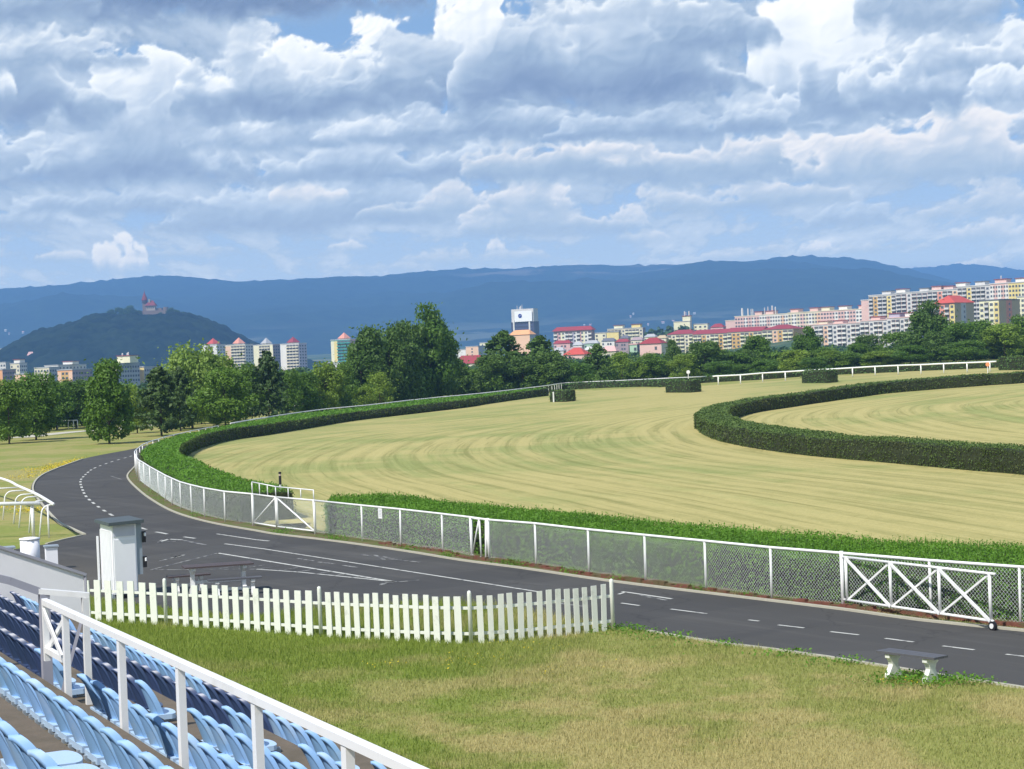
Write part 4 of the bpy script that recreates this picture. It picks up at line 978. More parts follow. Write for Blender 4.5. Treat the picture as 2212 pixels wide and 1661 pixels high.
# ================================================================ MESH FENCE
def wire_panel(p, q, z0, z1, parent, sp=0.066, th=0.0042, arch=None):
    """woven wire between two ground points"""
    p = Vector(p); q = Vector(q); d = q - p; d.z = 0; L = d.length; d.normalize(); nn = Vector((-d.y, d.x, 0)); H = z1 - z0; V = []
    base = p.copy(); base.z = 0
    for sgn in (1, -1):
        s0 = -H
        k = 0
        while s0 < L + H:
            a0 = s0; a1 = s0 + H; zA, zB = (z0, z1) if sgn > 0 else (z1, z0)
            lo, hi = max(a0, 0), min(a1, L)
            if hi > lo + 0.01:
                za = zA + (zB - zA) * (lo - a0) / H; zb = zA + (zB - zA) * (hi - a0) / H
                A = base + d * lo + ZUP * za; B = base + d * hi + ZUP * zb; w = (B - A).normalized(); sd = w.cross(nn)
                o = nn * (th * 0.6 * sgn)
                c = [o + sd * th * 0.5, o - sd * th * 0.5, o + nn * th * 0.6 * sgn]
                for m_ in range(3):
                    u_, v_ = c[m_], c[(m_ + 1) % 3]
                    V += [A + u_, B + u_, B + v_, A + v_]
            s0 += sp * 1.414
    return soup('wire_mesh', np.array([tuple(v) for v in V]), 4, STEEL, parent)
mf = empty('mesh_fence'); tag(mf, 'long wire mesh fence with white posts and top rail round the track bend', 'fence')
posts_D = [(2700, 1409), (2590, 1397), (2450, 1381), (2330, 1368), (2206.6, 1355), (2012, 1334), (1822, 1312.7), (1668.4, 1296.4), (1526, 1277), (1396, 1259.7), (1273.8, 1243.4), (1159, 1224.7), (1057, 1211.5), (1020, 1207), (957.6, 1195), (867.5, 1182), (783.7, 1170),
           (681, 1155.5), (599, 1145.5), (548, 1136.7), (487, 1128), (443, 1118), (414, 1109), (391, 1100.5), (373, 1092), (359, 1083), (343, 1071), (325, 1058.5), (312, 1049), (303, 1041.5)]
pp = D(posts_D)
later = [p for p in fence_path if p.y > pp[-1].y + 1.5 and p.y < 178]; ext = []
for p in later:
    if not ext or (p - ext[-1]).length > 3.4: ext.append(Vector((p.x, p.y, 0)))
pp_all = pp + ext
gate_a = posts_D.index((681, 1155.5)); gate_b = posts_D.index((548, 1136.7)); wk = posts_D.index((1057, 1211.5))
FH = 1.25
rt = [p + ZUP * (FH + (0.0 if i in (gate_a, gate_b) else random.uniform(-0.02, 0.02))) for i, p in enumerate(pp_all)]
b_ = MB(); b_.tube(rt[:gate_a + 1], 0.034, 7); b_.tube(rt[gate_b:], 0.034, 7); b_.build('top_rail', WHITE, mf, True)
for i, p in enumerate(pp_all):
    if i == gate_a + 1: continue
    big = i in (gate_a, gate_b, wk, wk + 1)
    b_ = MB(); b_.tube([p - ZUP * 0.05 + Vector((random.uniform(-0.02, 0.02), 0, 0)), p + ZUP * (FH + (0.03 if big else 0))], 0.048 if big else 0.029, 8); b_.build('post', WHITE, mf, True)
for i in range(len(pp_all) - 1):
    if gate_a <= i < gate_b or i == wk: continue
    if i < 2 or pp_all[i].y > 104: continue
    wire_panel(pp_all[i], pp_all[i + 1], 0.10, FH - 0.03, mf, sp=0.066 if pp_all[i].y < 90 else 0.10, th=0.0042 if pp_all[i].y < 90 else 0.006)
# double gate
dg = empty('double_gate'); tag(dg, 'white double gate with diagonal braces and a raised frame above the mesh', 'gate')
Ga, Gm, Gb = pp[gate_a], pp[gate_a + 1], pp[gate_b]
def lp(a, b, s, z): v = a.lerp(b, s); return Vector((v.x, v.y, z))
def gtube(par, name, pts, r=0.03, m=WHITE): b_ = MB(); b_.tube(pts, r, 7); return b_.build(name, m, par, True)
for A, B, nm in ((Ga, Gm, 'gate_leaf'), (Gm, Gb, 'gate_leaf')):
    b_ = MB(); e = 0.02
    b_.tube([lp(A, B, e, 0.14), lp(A, B, 1 - e, 0.14)], 0.03, 7); b_.tube([lp(A, B, e, FH), lp(A, B, 1 - e, FH)], 0.032, 7)
    if A is Ga: b_.tube([lp(A, B, e, 0.14), lp(A, B, 1 - e, FH - 0.03)], 0.032, 7); b_.tube([lp(A, B, 1 - e, 0.14), lp(A, B, 1 - e, FH)], 0.035, 7)
    else: b_.tube([lp(A, B, 1 - e, 0.14), lp(A, B, e, FH - 0.03)], 0.032, 7); b_.tube([lp(A, B, e, 0.14), lp(A, B, e, FH)], 0.035, 7)
    lf = b_.build(nm, WHITE, dg, True); wire_panel(A, B, 0.16, FH - 0.03, lf)
b_ = MB(); ZT = 1.72
b_.tube([lp(Ga, Gm, 0, ZT - 0.10), lp(Gm, Gm, 0, ZT - 0.08)], 0.022, 6); b_.tube([lp(Gm, Gm, 0, ZT - 0.08), lp(Gb, Gb, 0, ZT)], 0.022, 6)
for A, B, ss in ((Ga, Gm, (0.0, 0.33, 0.66)), (Gm, Gb, (0.0, 0.34, 0.68, 1.0))):
    for s_ in ss: b_.tube([lp(A, B, s_, FH), lp(A, B, s_, ZT - 0.09 + (0.09 * s_ if A is Gm else 0))], 0.020, 6)
b_.build('raised_frame', WHITE, dg, True)
# pedestrian gate ajar
wg = empty('wicket_gate'); tag(wg, 'small white pedestrian gate with a diagonal brace standing ajar in the mesh fence', 'gate')
A, B = pp[wk + 1], pp[wk]; d = (B - A).normalized(); nn = Vector((-d.y, d.x, 0)); nn = nn if nn.y < 0 else -nn
E = A.lerp(B, 0.80) + nn * 0.15
b_ = MB(); b_.tube([lp(A, E, 0, 0.10), lp(A, E, 1, 0.10)], 0.03, 7); b_.tube([lp(A, E, 0.03, 0.10), lp(A, E, 0.85, FH - 0.05)], 0.025, 7); b_.tube([lp(A, E, 1, 0.10), lp(A, E, 0.92, FH - 0.02)], 0.03, 7); b_.tube([lp(A, E, 0, FH), lp(A, E, 1, FH)], 0.03, 7)
b_.build('gate_leaf', WHITE, wg, True)
b_ = MB(); b_.tube([B + nn * 0.12, B + ZUP * (FH - 0.03) - d * 0.1], 0.032, 7); b_.build('strut', WHITE, wg, True)
# long braced gate leaf swung back along the fence
lg = empty('long_gate'); tag(lg, 'long white field gate leaf with three crossed braces swung back along the mesh fence', 'gate')
A = at(1822, 1313.5); B = at(2147, 1363); 
zt2, zb2 = 1.17, 0.20
def bar3(s0, z0, s1, z1, r=0.03, off=0.0):
    return [lp(A, B, s0, z0) + off * nn, lp(A, B, s1, z1) + off * nn]
b_ = MB(); b_.tube([A - ZUP * 0.05, A + ZUP * 1.30], 0.045, 8); b_.build('hanging_post', WHITE, lg, True)
b_ = MB(); b_.tube(bar3(0, zt2, 1.02, zt2), 0.03, 7); b_.tube(bar3(0, zb2, 1.0, zb2), 0.03, 7)
for s_ in (0.03, 0.345, 0.67, 0.985): b_.tube(bar3(s_, zb2, s_, zt2), 0.036, 7)
b_.build('frame', WHITE, lg, True)
for s0, s1 in ((0.03, 0.345), (0.345, 0.67), (0.67, 0.985)):
    b_ = MB(); b_.bar(*bar3(s0, zt2, s1, zb2, off=0.03), 0.02, 0.075); b_.build('brace', WHITE, lg)
    b_ = MB(); b_.bar(*bar3(s0, zb2, s1, zt2, off=-0.02), 0.02, 0.045); b_.build('brace', WHITE, lg)
W = lp(A, B, 0.995, 0.10); dd = (B - A).normalized(); b_ = MB(); nnn = dd.cross(ZUP)
b_.tube([W - nnn * 0.03, W + nnn * 0.03], 0.10, 14); wo_ = b_.build('wheel', BLACK, lg); b_ = MB(); b_.tube([W - nnn * 0.045, W + nnn * 0.045], 0.055, 10); b_.build('hub', WHITE, wo_)
# notice on the mesh
p = at(820.5, 1175.5); i = min(range(len(FA)), key=lambda q: abs(project((FA[q][0], FA[q][1], 0))[0] - 820.5) + (0 if FA[q][1] < 90 else 999)); p = Vector((FA[i][0], FA[i][1], 0)); d = Vector(FA[i + 1]) - Vector(FA[i]); d.z = 0; d.normalize(); nn_ = Vector((-d.y, d.x, 0)); nn_ = nn_ if nn_.y < 0 else -nn_
nt = empty('notice_plate', p + nn_ * 0.05 + ZUP * 1.04); tag(nt, 'small white notice plate wired to the mesh fence', 'sign')
b_ = MB(); b_.box(nt.location, (0.26, 0.012, 0.34), (d, nn_, ZUP)); ch(b_, 'plate', WHITE, nt)
b_ = MB()
for q in range(5): b_.box(nt.location + nn_ * 0.008 + ZUP * (0.11 - 0.05 * q), (0.17 - 0.03 * (q % 2), 0.003, 0.014), (d, nn_, ZUP))
ch(b_, 'text_lines', CABGREY, nt)

# ---- markers and small posts
def marker(name, px, py, segs, label, r=0.05, lean=(0, 0), Y=None, cat='post'):
    b = at(px, py) if Y is None else (lambda v: Vector((v.x, v.y, gz(v.x, v.y))))(atY(px, py, Y)); o = empty(name, b); tag(o, label, cat)
    for (z0, z1, m, rr_, nm) in segs:
        b_ = MB(); b_.lathe((0, 0, 0), [(rr_, z0), (rr_, z1 - 0.01), (rr_ * 0.7, z1)], 8)
        q = b_.build(nm, m, o, False)
    o.rotation_euler = (lean[0], lean[1], 0); return o
marker('marker_post', 1196.3, 869, [(-0.05, 1.33, WHITE, 0.10, 'pole')], 'thin white marker post in front of the tapering shrub')
marker('leaning_post', 263, 931, [(-0.1, 1.70, WHITE, 0.14, 'pole')], 'white post leaning to the right beside the lone tree', lean=(0, 0.26))
marker('signal_post', 606, 1060, [(0, 1.32, WHITE, 0.045, 'base'), (1.32, 1.68, BLACK, 0.055, 'shaft'), (1.68, 1.76, mat('pinkish_white', (0.6, 0.45, 0.42), 0.5), 0.045, 'head'), (1.76, 1.84, BLACK, 0.06, 'cap')], 'slim black and white post rising from the hedge behind the double gate', Y=76)
def disc_sign(px, ybase, zc, rad, m, label, Y=None):
    b = at(px, ybase) if Y is None else (lambda v: Vector((v.x, v.y, gz(v.x, v.y))))(atY(px, ybase, Y)); o = empty('round_sign', b); tag(o, label, 'sign')
    b_ = MB(); b_.tube([(0, 0, -0.1), (0, 0, zc - rad * 0.8)], 0.05, 6); b_.build('pole', WHITE, o)
    b_ = MB(); b_.tube([(0, -0.07, zc), (0, -0.03, zc)], rad, 14); b_.build('disc', m, o)
disc_sign(1487, 815, 2.05, 0.26, WHITE, 'white round marker on a pole above the hedge behind the square shrub', Y=262)
disc_sign(2134, 806.5, 1.12, 0.26, mat('orange_paint', (0.85, 0.32, 0.14), 0.5), 'orange round marker on a white pole at the right end of the running rail')
rr = track('paddock_rail', 'short white paddock rail between the trees at the left')
pl = [at(107, 928), at(125, 928), at(148, 927), at(159, 927), at(168, 926.5)]
b_ = MB(); b_.tube([p + ZUP * 1.12 for p in pl], 0.07, 6); b_.build('top_rail', WHITE, rr, True)
for p in pl: b_ = MB(); b_.tube([p, p + ZUP * 1.1], 0.06, 6); b_.build('post', WHITE, rr, True)
rr = track('paddock_rail', 'faint grey paddock rail just behind the far hedge, in front of the dark pine')
pl = [at(638, 897 + 3), at(660, 898), at(680, 896.5), at(700, 895)]
b_ = MB(); b_.tube([p + ZUP * 1.45 for p in pl], 0.06, 6); b_.build('top_rail', OLDWHITE, rr, True)
for p in pl[:1] + pl[-1:]: b_ = MB(); b_.tube([p, p + ZUP * 1.5], 0.07, 6); b_.build('post', OLDWHITE, rr, True)
pm = MB(); strip(catmull(D([(40, 946), (100, 939), (165, 932.5), (230, 928), (262, 925), (300, 922), (340, 918), (380, 913)]), 3), 3.5, 0.03, mb=pm)
tag(pm.build('path', mat('pale_sand_path', (0.50, 0.47, 0.38), 0.9, 0.15, 0.6)), kind='structure')

# ================================================================ LAWN GRASS
def blades():
    N = 210000; X = rng.uniform(-13, 13, N * 3); Y = rng.uniform(15, 50, N * 3)
    ok = np.ones(len(X), bool)
    # in view, with a margin
    zc = -CAMZ; dy = fwd.y * Y + fwd.z * zc; px = 1106 + FP * (X * rt_.x + Y * rt_.y + zc * rt_.z) / dy; py = 830.5 - FP * (X * up_.x + Y * up_.y + zc * up_.z) / dy
    ok &= (px > -80) & (px < 2290) & (py < 1760) & (py > 1270)
    ok &= (X * N2.x + Y * N2.y) > 7.4
    ok &= ~inside(X, Y, [(p.x, p.y) for p in poly]); ok &= ~inside(X, Y, field_poly)
    fd = np.array([(X - 0) * 0]) 
    X, Y = X[ok], Y[ok]
    # thin out with distance
    q = rng.random(len(X)) < np.clip(1.25 - (Y - 20) / 45, 0.35, 1); X, Y = X[q], Y[q]
    n_ = len(X); print('blades', n_)
    patch = np.sin(X * 1.3 + 0.6 * Y) + np.sin(Y * 0.9 - X * 0.5 + 2) + rng.normal(0, 0.6, n_)
    tall = smooth(33, 38, Y) * (X < 1.5) * 0.05
    L = 0.045 + 0.022 * rng.random(n_) + 0.018 * np.clip(patch, 0, 2) + tall + (rng.random(n_) < 0.03) * 0.07
    pkx = np.array([p.x for p in PK]); pky = np.array([p.y for p in PK]); o_ = np.argsort(pkx); behind = (Y > np.interp(X, pkx[o_], pky[o_]) + 0.15) & (X > pkx.min()) & (X < pkx.max())
    L = L + behind * 0.16 * rng.random(n_) * (X > -6)
    w = 0.006 + 0.004 * rng.random(n_); ang = rng.uniform(0, math.pi, n_)
    b = np.stack([X, Y, np.full(n_, -0.005)], 1); dx = np.stack([np.cos(ang) * w, np.sin(ang) * w, 0 * w], 1)
    ln_ = np.stack([rng.normal(0, 0.35, n_) * L, rng.normal(0, 0.35, n_) * L, L], 1)
    o = soup('lawn_blades', np.stack([b - dx, b + dx, b + ln_], 1).reshape(-1, 3), 3, blade_material())
    tag(o, 'short patchy green and straw coloured grass of the lawn beside the stand', 'grass', kind='stuff')
def blade_material():
    m = bpy.data.materials.new('grass_blades'); m.use_nodes = True; s = NT(m.node_tree)
    pos = s.node('ShaderNodeNewGeometry').outputs['Position']; x, y, z = s.sep(pos); P = s.comb(x, y, 0)
    big = s.noise(P, 0.11, 4, 0.6); med = s.noise(P, 0.55, 5, 0.65); fin = s.noise(P, 22.0, 2, 0.7)
    dry = s.ramp(s.math('ADD', s.math('MULTIPLY', big, 0.55), s.math('MULTIPLY', med, 0.45)), 0.42, 0.58)
    vg = s.math('SUBTRACT', dry, s.ramp(y, 27, 37, 0.0, 0.38), clamp=True)
    dryn = s.math('SUBTRACT', vg, s.ramp(x, -6, 3, 0.30, -0.42), clamp=True)
    dryn = s.math('ADD', dryn, s.math('MULTIPLY', s.math('SUBTRACT', fin, 0.5), 1.4), clamp=True)
    c = s.mix(dryn, s.mix(fin, (0.175, 0.25, 0.035), (0.30, 0.37, 0.070)), s.mix(fin, (0.40, 0.34, 0.13), (0.62, 0.55, 0.28)))
    b = s.node('ShaderNodeBsdfPrincipled'); s.put(b.inputs['Base Color'], c); b.inputs['Roughness'].default_value = 0.7; b.inputs['Specular IOR Level'].default_value = 0.15
    tr = s.node('ShaderNodeBsdfTranslucent'); s.put(tr.inputs[0], c)
    mx = s.node('ShaderNodeMixShader'); mx.inputs[0].default_value = 0.35; s.l.new(b.outputs[0], mx.inputs[1]); s.l.new(tr.outputs[0], mx.inputs[2])
    out = s.node('ShaderNodeOutputMaterial'); s.l.new(mx.outputs[0], out.inputs[0]); return m
blades()
def scatter_plants(name, cells, size, count, m, label, h=0.12, kind='stuff'):
    V = []
    for (x0, y0, rx, ry) in cells:
        a = at(x0, y0); n_ = count; P = np.stack([a.x + rng.normal(0, rx, n_), a.y + rng.normal(0, ry, n_), h * rng.random(n_) + 0.02], 1)
        P = P[~inside(P[:, 0], P[:, 1], [(p.x, p.y) for p in poly])]
        V.append(leafquads(P, np.full(len(P), size) * rng.uniform(0.5, 1.5, len(P)), np.tile([0, 0, 1.0], (len(P), 1)), 0.4))
    tag(soup(name, np.concatenate(V), 4, m), label, 'flowers', kind=kind)
YEL = mat('yellow_petals', (0.62, 0.48, 0.02), 0.6, 0.2, 4)
scatter_plants('yellow_flowers', [(130 + 9 * q, 1007 - 2.2 * q, 0.7, 3.0) for q in range(9)] + [(96, 1020, 0.7, 1.5), (104, 1014, 0.7, 2.0), (56, 1030, 0.6, 2.0), (112, 1011, 0.8, 2.0), (52, 1092, 0.5, 0.8), (60, 1104, 0.5, 0.8)], 0.06, 260, YEL, 'patch of low yellow flowers on the grass beside the road bend', 0.08)
scatter_plants('dandelions', [(1170, 1400, 0.35, 0.4), (1090, 1385, 0.3, 0.5), (820, 1440, 0.3, 0.3), (1050, 1425, 0.3, 0.4), (1960, 1478, 0.25, 0.3), (1200, 1455, 0.5, 0.5), (980, 1437, 0.3, 0.5)], 0.028, 45, YEL, 'scattered tiny yellow flowers in the lawn', 0.07)
scatter_plants('road_edge_weeds', [(2000, 1475, 0.6, 0.3), (1960, 1473, 0.35, 0.3), (1350, 1360, 0.35, 0.5), (730, 1170, 0.25, 0.8), (715, 1165, 0.2, 0.8), (965, 1205, 0.2, 0.5), (1240, 1240, 0.3, 0.4), (1500, 1280, 0.3, 0.3), (335, 1066, 0.5, 2), (350, 1080, 0.5, 2), (1400, 1368, 0.5, 0.3), (1120, 1222, 0.2, 0.4), (2050, 1480, 0.5, 0.2), (1480, 1380, 0.5, 0.12), (1600, 1396, 0.7, 0.12), (1750, 1417, 0.6, 0.12), (1860, 1434, 0.6, 0.12), (2140, 1478, 0.6, 0.12), (870, 1190, 0.3, 0.5), (1100, 1219, 0.5, 0.2), (1330, 1256, 0.6, 0.2), (1620, 1293, 0.5, 0.2), (600, 1153, 0.3, 0.4), (420, 1118, 0.4, 0.9)], 0.045, 330, HEDGETOP, 'green weeds growing along the road edge and fence foot', 0.15)

# ================================================================ TREES
def lobes_crown(kind, seed):
    r = np.random.default_rng(seed); P = []; Nn = []; S = []
    if kind == 'pine':
        for k in range(120):
            z = r.random() ** 0.9; rad = 0.46 * (1 - z) ** 0.62 * (0.72 + 0.5 * r.random()) + 0.02; a = r.uniform(0, 2 * math.pi)
            n_ = 42; t = r.random(n_) ** 0.6; c = np.stack([np.cos(a) * rad * t, np.sin(a) * rad * t, 0.08 + z * 0.90 + 0.06 * t ** 2 * (1 - z)], 1) + r.normal(0, 0.018, (n_, 3))
            P.append(c); Nn.append(np.tile([math.cos(a) * .5, math.sin(a) * .5, 0.7], (n_, 1)))
        size = 0.045
    else:
        nl = {'round': 38, 'tall': 60, 'small': 26, 'willow': 44, 'airy': 30, 'cone': 42}[kind]
        for k in range(nl):
            z = r.random(); a = r.uniform(0, 2 * math.pi)
            if kind == 'tall': prof = 0.36 * (math.sin(math.pi * min(1, 0.12 + z * 0.86)) ** 0.6); zz = 0.10 + z * 0.84
            elif kind == 'cone': prof = 0.44 * (1 - z) ** 0.62 * min(1, z * 5 + 0.5); zz = 0.13 + z * 0.80
            elif kind == 'willow': prof = 0.40 * (math.sin(math.pi * min(1, 0.2 + z * 0.72)) ** 0.5); zz = 0.18 + z * 0.70
            else: prof = 0.38 * (math.sin(math.pi * min(1, 0.16 + z * 0.80)) ** 0.6); zz = 0.14 + z * 0.76
            rr = prof * (0.45 + 0.6 * r.random()); cx, cy = rr * math.cos(a), rr * math.sin(a); lr = 0.085 + 0.075 * r.random()
            if kind in ('tall',): lr *= 0.9
            n_ = int(190 * (lr / 0.12) ** 2 * (0.6 if kind == 'airy' else 1)); d = r.normal(size=(n_, 3)); d /= np.linalg.norm(d, axis=1)[:, None]
            sh = 0.55 + 0.45 * r.random((n_, 1)) ** 0.5; q = d * lr * sh * np.array([1.05, 1.05, 0.8]) + r.normal(0, 0.008, (n_, 3))
            if kind == 'willow': q[:, 2] -= np.abs(r.normal(0, 0.05, n_))
            P.append(q + [cx, cy, zz]); Nn.append(d * 0.7 + [0, 0, 0.35])
            m_ = 12; P.append(np.stack([cx + r.normal(0, lr * 1.05, m_), cy + r.normal(0, lr * 1.05, m_), zz + lr * r.uniform(0.2, 1.25, m_)], 1)); Nn.append(np.tile([0, 0, 1.0], (m_, 1)))
        size = 0.036
    P = np.concatenate(P); Nn = np.concatenate(Nn); P[:, 2] = np.clip(P[:, 2], 0.03, 1.03)
    n_ = len(P); return leafquads(P, size * r.uniform(0.55, 1.4, n_), Nn, 0.45)
CROWN = {}
def crown_mesh(kind, seed, m):
    key = (kind, seed, m.name)
    if key not in CROWN:
        o = soup('crown', lobes_crown(kind, seed), 4, m); CROWN[key] = o.data; bpy.data.objects.remove(o)
    return CROWN[key]
def trunk_mesh(seed, lean=0.0):
    key = ('trunk', seed)
    if key not in CROWN:
        r = random.Random(seed); mb = MB(); mb.tube([(0, 0, -0.03), (0.004, 0, 0.12), (0.01, 0.01, 0.4), (0.0, 0.01, 0.8)], [0.022, 0.017, 0.012, 0.004], 7)
        for k in range(6):
            a = r.uniform(0, 6.28); z = 0.16 + 0.09 * k; L = 0.26 - 0.02 * k
            mb.tube([(0.004, 0.004, z), (math.cos(a) * L * 0.5, math.sin(a) * L * 0.5, z + 0.08), (math.cos(a) * L, math.sin(a) * L, z + 0.20)], [0.008, 0.006, 0.002], 5)
        me = bpy.data.meshes.new('trunk'); me.from_pydata(mb.v, [], mb.f); me.materials.append(BARK); CROWN[key] = me
    return CROWN[key]
def tree(px, ytop, Y, w, kind, m, label, ybase=None, name='tree', lift=0.0):
    top = atY(px, ytop, Y); x = top.x; zb = gz(x, Y); H = (top.z - zb) * 1.02; W = w * Y / FP
    r = empty(name, (x, Y, zb), random.uniform(0, 6.28)); tag(r, label, 'tree', 'trees round the racecourse')
    sd = random.choice((1, 2, 3)) if kind not in ('tall', 'willow') else random.choice((1, 2))
    c = link('crown', crown_mesh(kind, sd, m), r); c.scale = (W / 0.86, W / 0.86, H * (1 - lift)); c.location.z = H * lift
    t = link('trunk', trunk_mesh(sd), r); t.scale = (max(W * 0.9, H * 0.5), max(W * 0.9, H * 0.5), H)
    return r
L_, M_, K_, Y_ = LEAFLIGHT, LEAFMID, LEAFDARK, LEAFYOUNG
MP = mat('leaf_deep_green', (0.085, 0.155, 0.022), 0.6, 0.35, 0.7, transl=0.2, rand=0.2)
TREES = [
 (-8, 860, 215, 90, 'round', MP, 'dark low tree behind the tree at the left edge'),
 (42, 838, 228, 80, 'round', M_, 'tree filling the gap between the two leftmost trees'),
 (96, 850, 250, 90, 'round', MP, 'dark tree right behind the short paddock rail'),
 (182, 840, 252, 84, 'round', M_, 'tree seen behind the left side of the lone tree'),
 (262, 848, 250, 84, 'round', MP, 'shaded tree behind the leaning white post'),
 (318, 846, 246, 80, 'round', M_, 'tree behind the left side of the broad pine'),
 (432, 838, 236, 90, 'round', MP, 'shaded tree under the pale willow crown'),
 (880, 700, 283, 76, 'round', MP, 'dense tree filling the left shoulder of the tallest tree'),
 (838, 712, 276, 88, 'round', MP, 'dense round headed tree between the pointed tree and the tallest group'),
 (946, 700, 288, 74, 'round', M_, 'rounded tree forming the right shoulder of the tallest tree'),
 (778, 766, 266, 90, 'round', MP, 'broad dark tree below the pointed twin topped tree'),
 (1060, 768, 298, 90, 'round', MP, 'broad dark green tree left foot of the wide dark pine'),
 (1190, 764, 300, 84, 'round', MP, 'rounded dark tree at the right foot of the second dark pine'),
 (1400, 768, 322, 60, 'round', M_, 'mid green tree left of the narrow upright tree'),
 (1555, 760, 330, 60, 'airy', M_, 'loose tree right of the dense dark round tree'),
 (1610, 764, 324, 58, 'cone', MP, 'small conical tree left of the feathery pointed tree'),
 (1770, 756, 330, 60, 'round', M_, 'rounded tree right of the roof end tree'),
 (1850, 748, 334, 56, 'round', M_, 'rounded tree left of the half bare tree'),
 (1965, 726, 328, 58, 'cone', MP, 'dark conical tree left of the tall dark narrow tree'),
 (2030, 720, 318, 72, 'round', MP, 'dark tree at the right foot of the tall dark narrow tree'),
 (2145, 720, 324, 70, 'round', M_, 'mid green tree between the red and the yellow house'),
 (14, 822, 186, 100, 'round', M_, 'green tree cut by the left edge of the picture'),
 (72, 806, 195, 110, 'round', M_, 'leafy tree with a short dark trunk next to the left edge tree'),
 (118, 826, 235, 90, 'round', M_, 'mid green tree behind the short paddock rail'),
 (160, 822, 240, 90, 'round', MP, 'darker tree behind the lone tree, above the paddock rail'),
 (229, 787, 174, 124, 'cone', M_, 'lone bushy tree with a clear trunk and round shadow on the grass'),
 (292, 828, 205, 74, 'small', Y_, 'small light green tree between the lone tree and the broad pine'),
 (343, 800, 192, 118, 'pine', K_, 'broad dark pine whose branches reach the ground by the road bend'),
 (408, 742, 216, 132, 'willow', L_, 'large pale green willow rising above the dark pines'),
 (462, 770, 226, 110, 'round', Y_, 'light tree joined to the right side of the pale willow'),
 (482, 800, 204, 120, 'round', M_, 'dense green tree below the pale towers with red pyramid roofs'),
 (385, 800, 208, 80, 'pine', K_, 'dark pine in front of the pale willow'),
 (576, 766, 226, 92, 'pine', K_, 'tall dark pine with an antler like top in front of the pale towers'),
 (527, 790, 232, 80, 'round', M_, 'round green tree left of the antler topped pine'),
 (620, 800, 236, 70, 'airy', M_, 'loose green tree right of the antler topped pine'),
 (652, 806, 240, 84, 'round', M_, 'green tree under the gap between pale and teal towers'),
 (700, 783, 244, 88, 'round', Y_, 'light green tree in front of the teal tower'),
 (742, 790, 250, 70, 'cone', M_, 'conical green tree right of the teal tower'),
 (795, 713, 268, 104, 'cone', MP, 'tall pointed tree with a twin top left of the tallest tree'),
 (858, 706, 278, 96, 'tall', MP, 'dense dark tree joined to the left side of the tallest tree'),
 (922, 668, 286, 104, 'tall', M_, 'tallest tree of the row with a rounded lumpy crown'),
 (762, 752, 274, 60, 'cone', M_, 'narrow dark tree beside the pointed twin topped tree'),
 (818, 806, 262, 62, 'airy', Y_, 'small bright young tree in front of the tall dark trees'),
 (782, 838, 256, 60, 'round', Y_, 'bright low bush left of the young tree'),
 (948, 800, 290, 62, 'round', M_, 'low green tree at the foot of the tallest tree'),
 (985, 780, 300, 72, 'cone', MP, 'pointed green tree below the dark red roof'),
 (1028, 800, 305, 60, 'round', M_, 'low tree left of the dark pair of pines'),
 (1085, 722, 305, 124, 'pine', MP, 'wide dark pine left of the orange house'),
 (1166, 732, 306, 110, 'pine', MP, 'dark pine right of the orange house'),
 (1126, 775, 300, 80, 'cone', MP, 'dark conical tree between the two wide pines'),
 (1214, 782, 308, 60, 'cone', MP, 'low dark tree below the pink house'),
 (1288, 752, 312, 72, 'pine', MP, 'dark pine right of the pink house with the red gable'),
 (1250, 790, 300, 64, 'round', M_, 'low green tree in front of the pink house'),
 (1342, 766, 318, 72, 'airy', Y_, 'light feathery tree left of the big pink block'),
 (1382, 786, 322, 66, 'round', Y_, 'yellow green bush under the big pink block'),
 (1420, 782, 326, 58, 'round', Y_, 'rounded pale bush right of the big pink block'),
 (1452, 744, 335, 44, 'tall', MP, 'narrow upright tree at the left end of the red roofed flats'),
 (1520, 742, 320, 88, 'round', MP, 'dense dark round tree in front of the red roofed flats'),
 (1478, 770, 316, 58, 'round', Y_, 'light green tree left of the dense dark round tree'),
 (1582, 768, 322, 84, 'round', M_, 'low green tree under the middle of the red roofed flats'),
 (1632, 733, 330, 78, 'cone', M_, 'feathery pointed tree hiding part of the red roofed flats'),
 (1682, 768, 326, 78, 'round', M_, 'low round tree between feathery tree and the tree at the roof end'),
 (1742, 715, 332, 60, 'tall', M_, 'upright leafy tree at the right end of the red roof'),
 (1716, 762, 318, 64, 'round', Y_, 'pale green bush below the end of the red roof'),
 (1792, 762, 320, 76, 'airy', Y_, 'thin light tree in front of the grey balcony flats'),
 (1836, 768, 322, 70, 'round', M_, 'low green tree in front of the grey balcony flats'),
 (1872, 728, 336, 66, 'airy', MP, 'half bare greyish tree in front of the grey balcony flats'),
 (1934, 722, 332, 82, 'airy', M_, 'airy tree between the grey flats and the tall dark tree'),
 (1902, 764, 318, 76, 'round', Y_, 'light bush below the half bare tree'),
 (2003, 660, 325, 84, 'tall', MP, 'tall dark narrow tree in front of the right hand flats'),
 (1966, 752, 316, 70, 'round', M_, 'low green tree at the left foot of the tall dark tree'),
 (2058, 702, 322, 96, 'round', M_, 'broad green tree right of the tall dark tree'),
 (2112, 698, 330, 90, 'round', M_, 'broad tree below the red and orange house'),
 (2168, 706, 318, 100, 'round', Y_, 'yellow green tree below the yellow house'),
 (2222, 684, 322, 90, 'round', M_, 'leafy tree cut by the right edge of the picture'),
 (2085, 742, 310, 84, 'round', M_, 'low bushy tree behind the right end of the running rail'),
 (1758, 778, 312, 60, 'round', M_, 'low bush behind the clipped block at the running rail'),
 (1552, 786, 308, 64, 'round', M_, 'low bush behind the start of the running rail'),
 (1650, 784, 306, 60, 'round', M_, 'low bush behind the running rail under the feathery tree'),
]
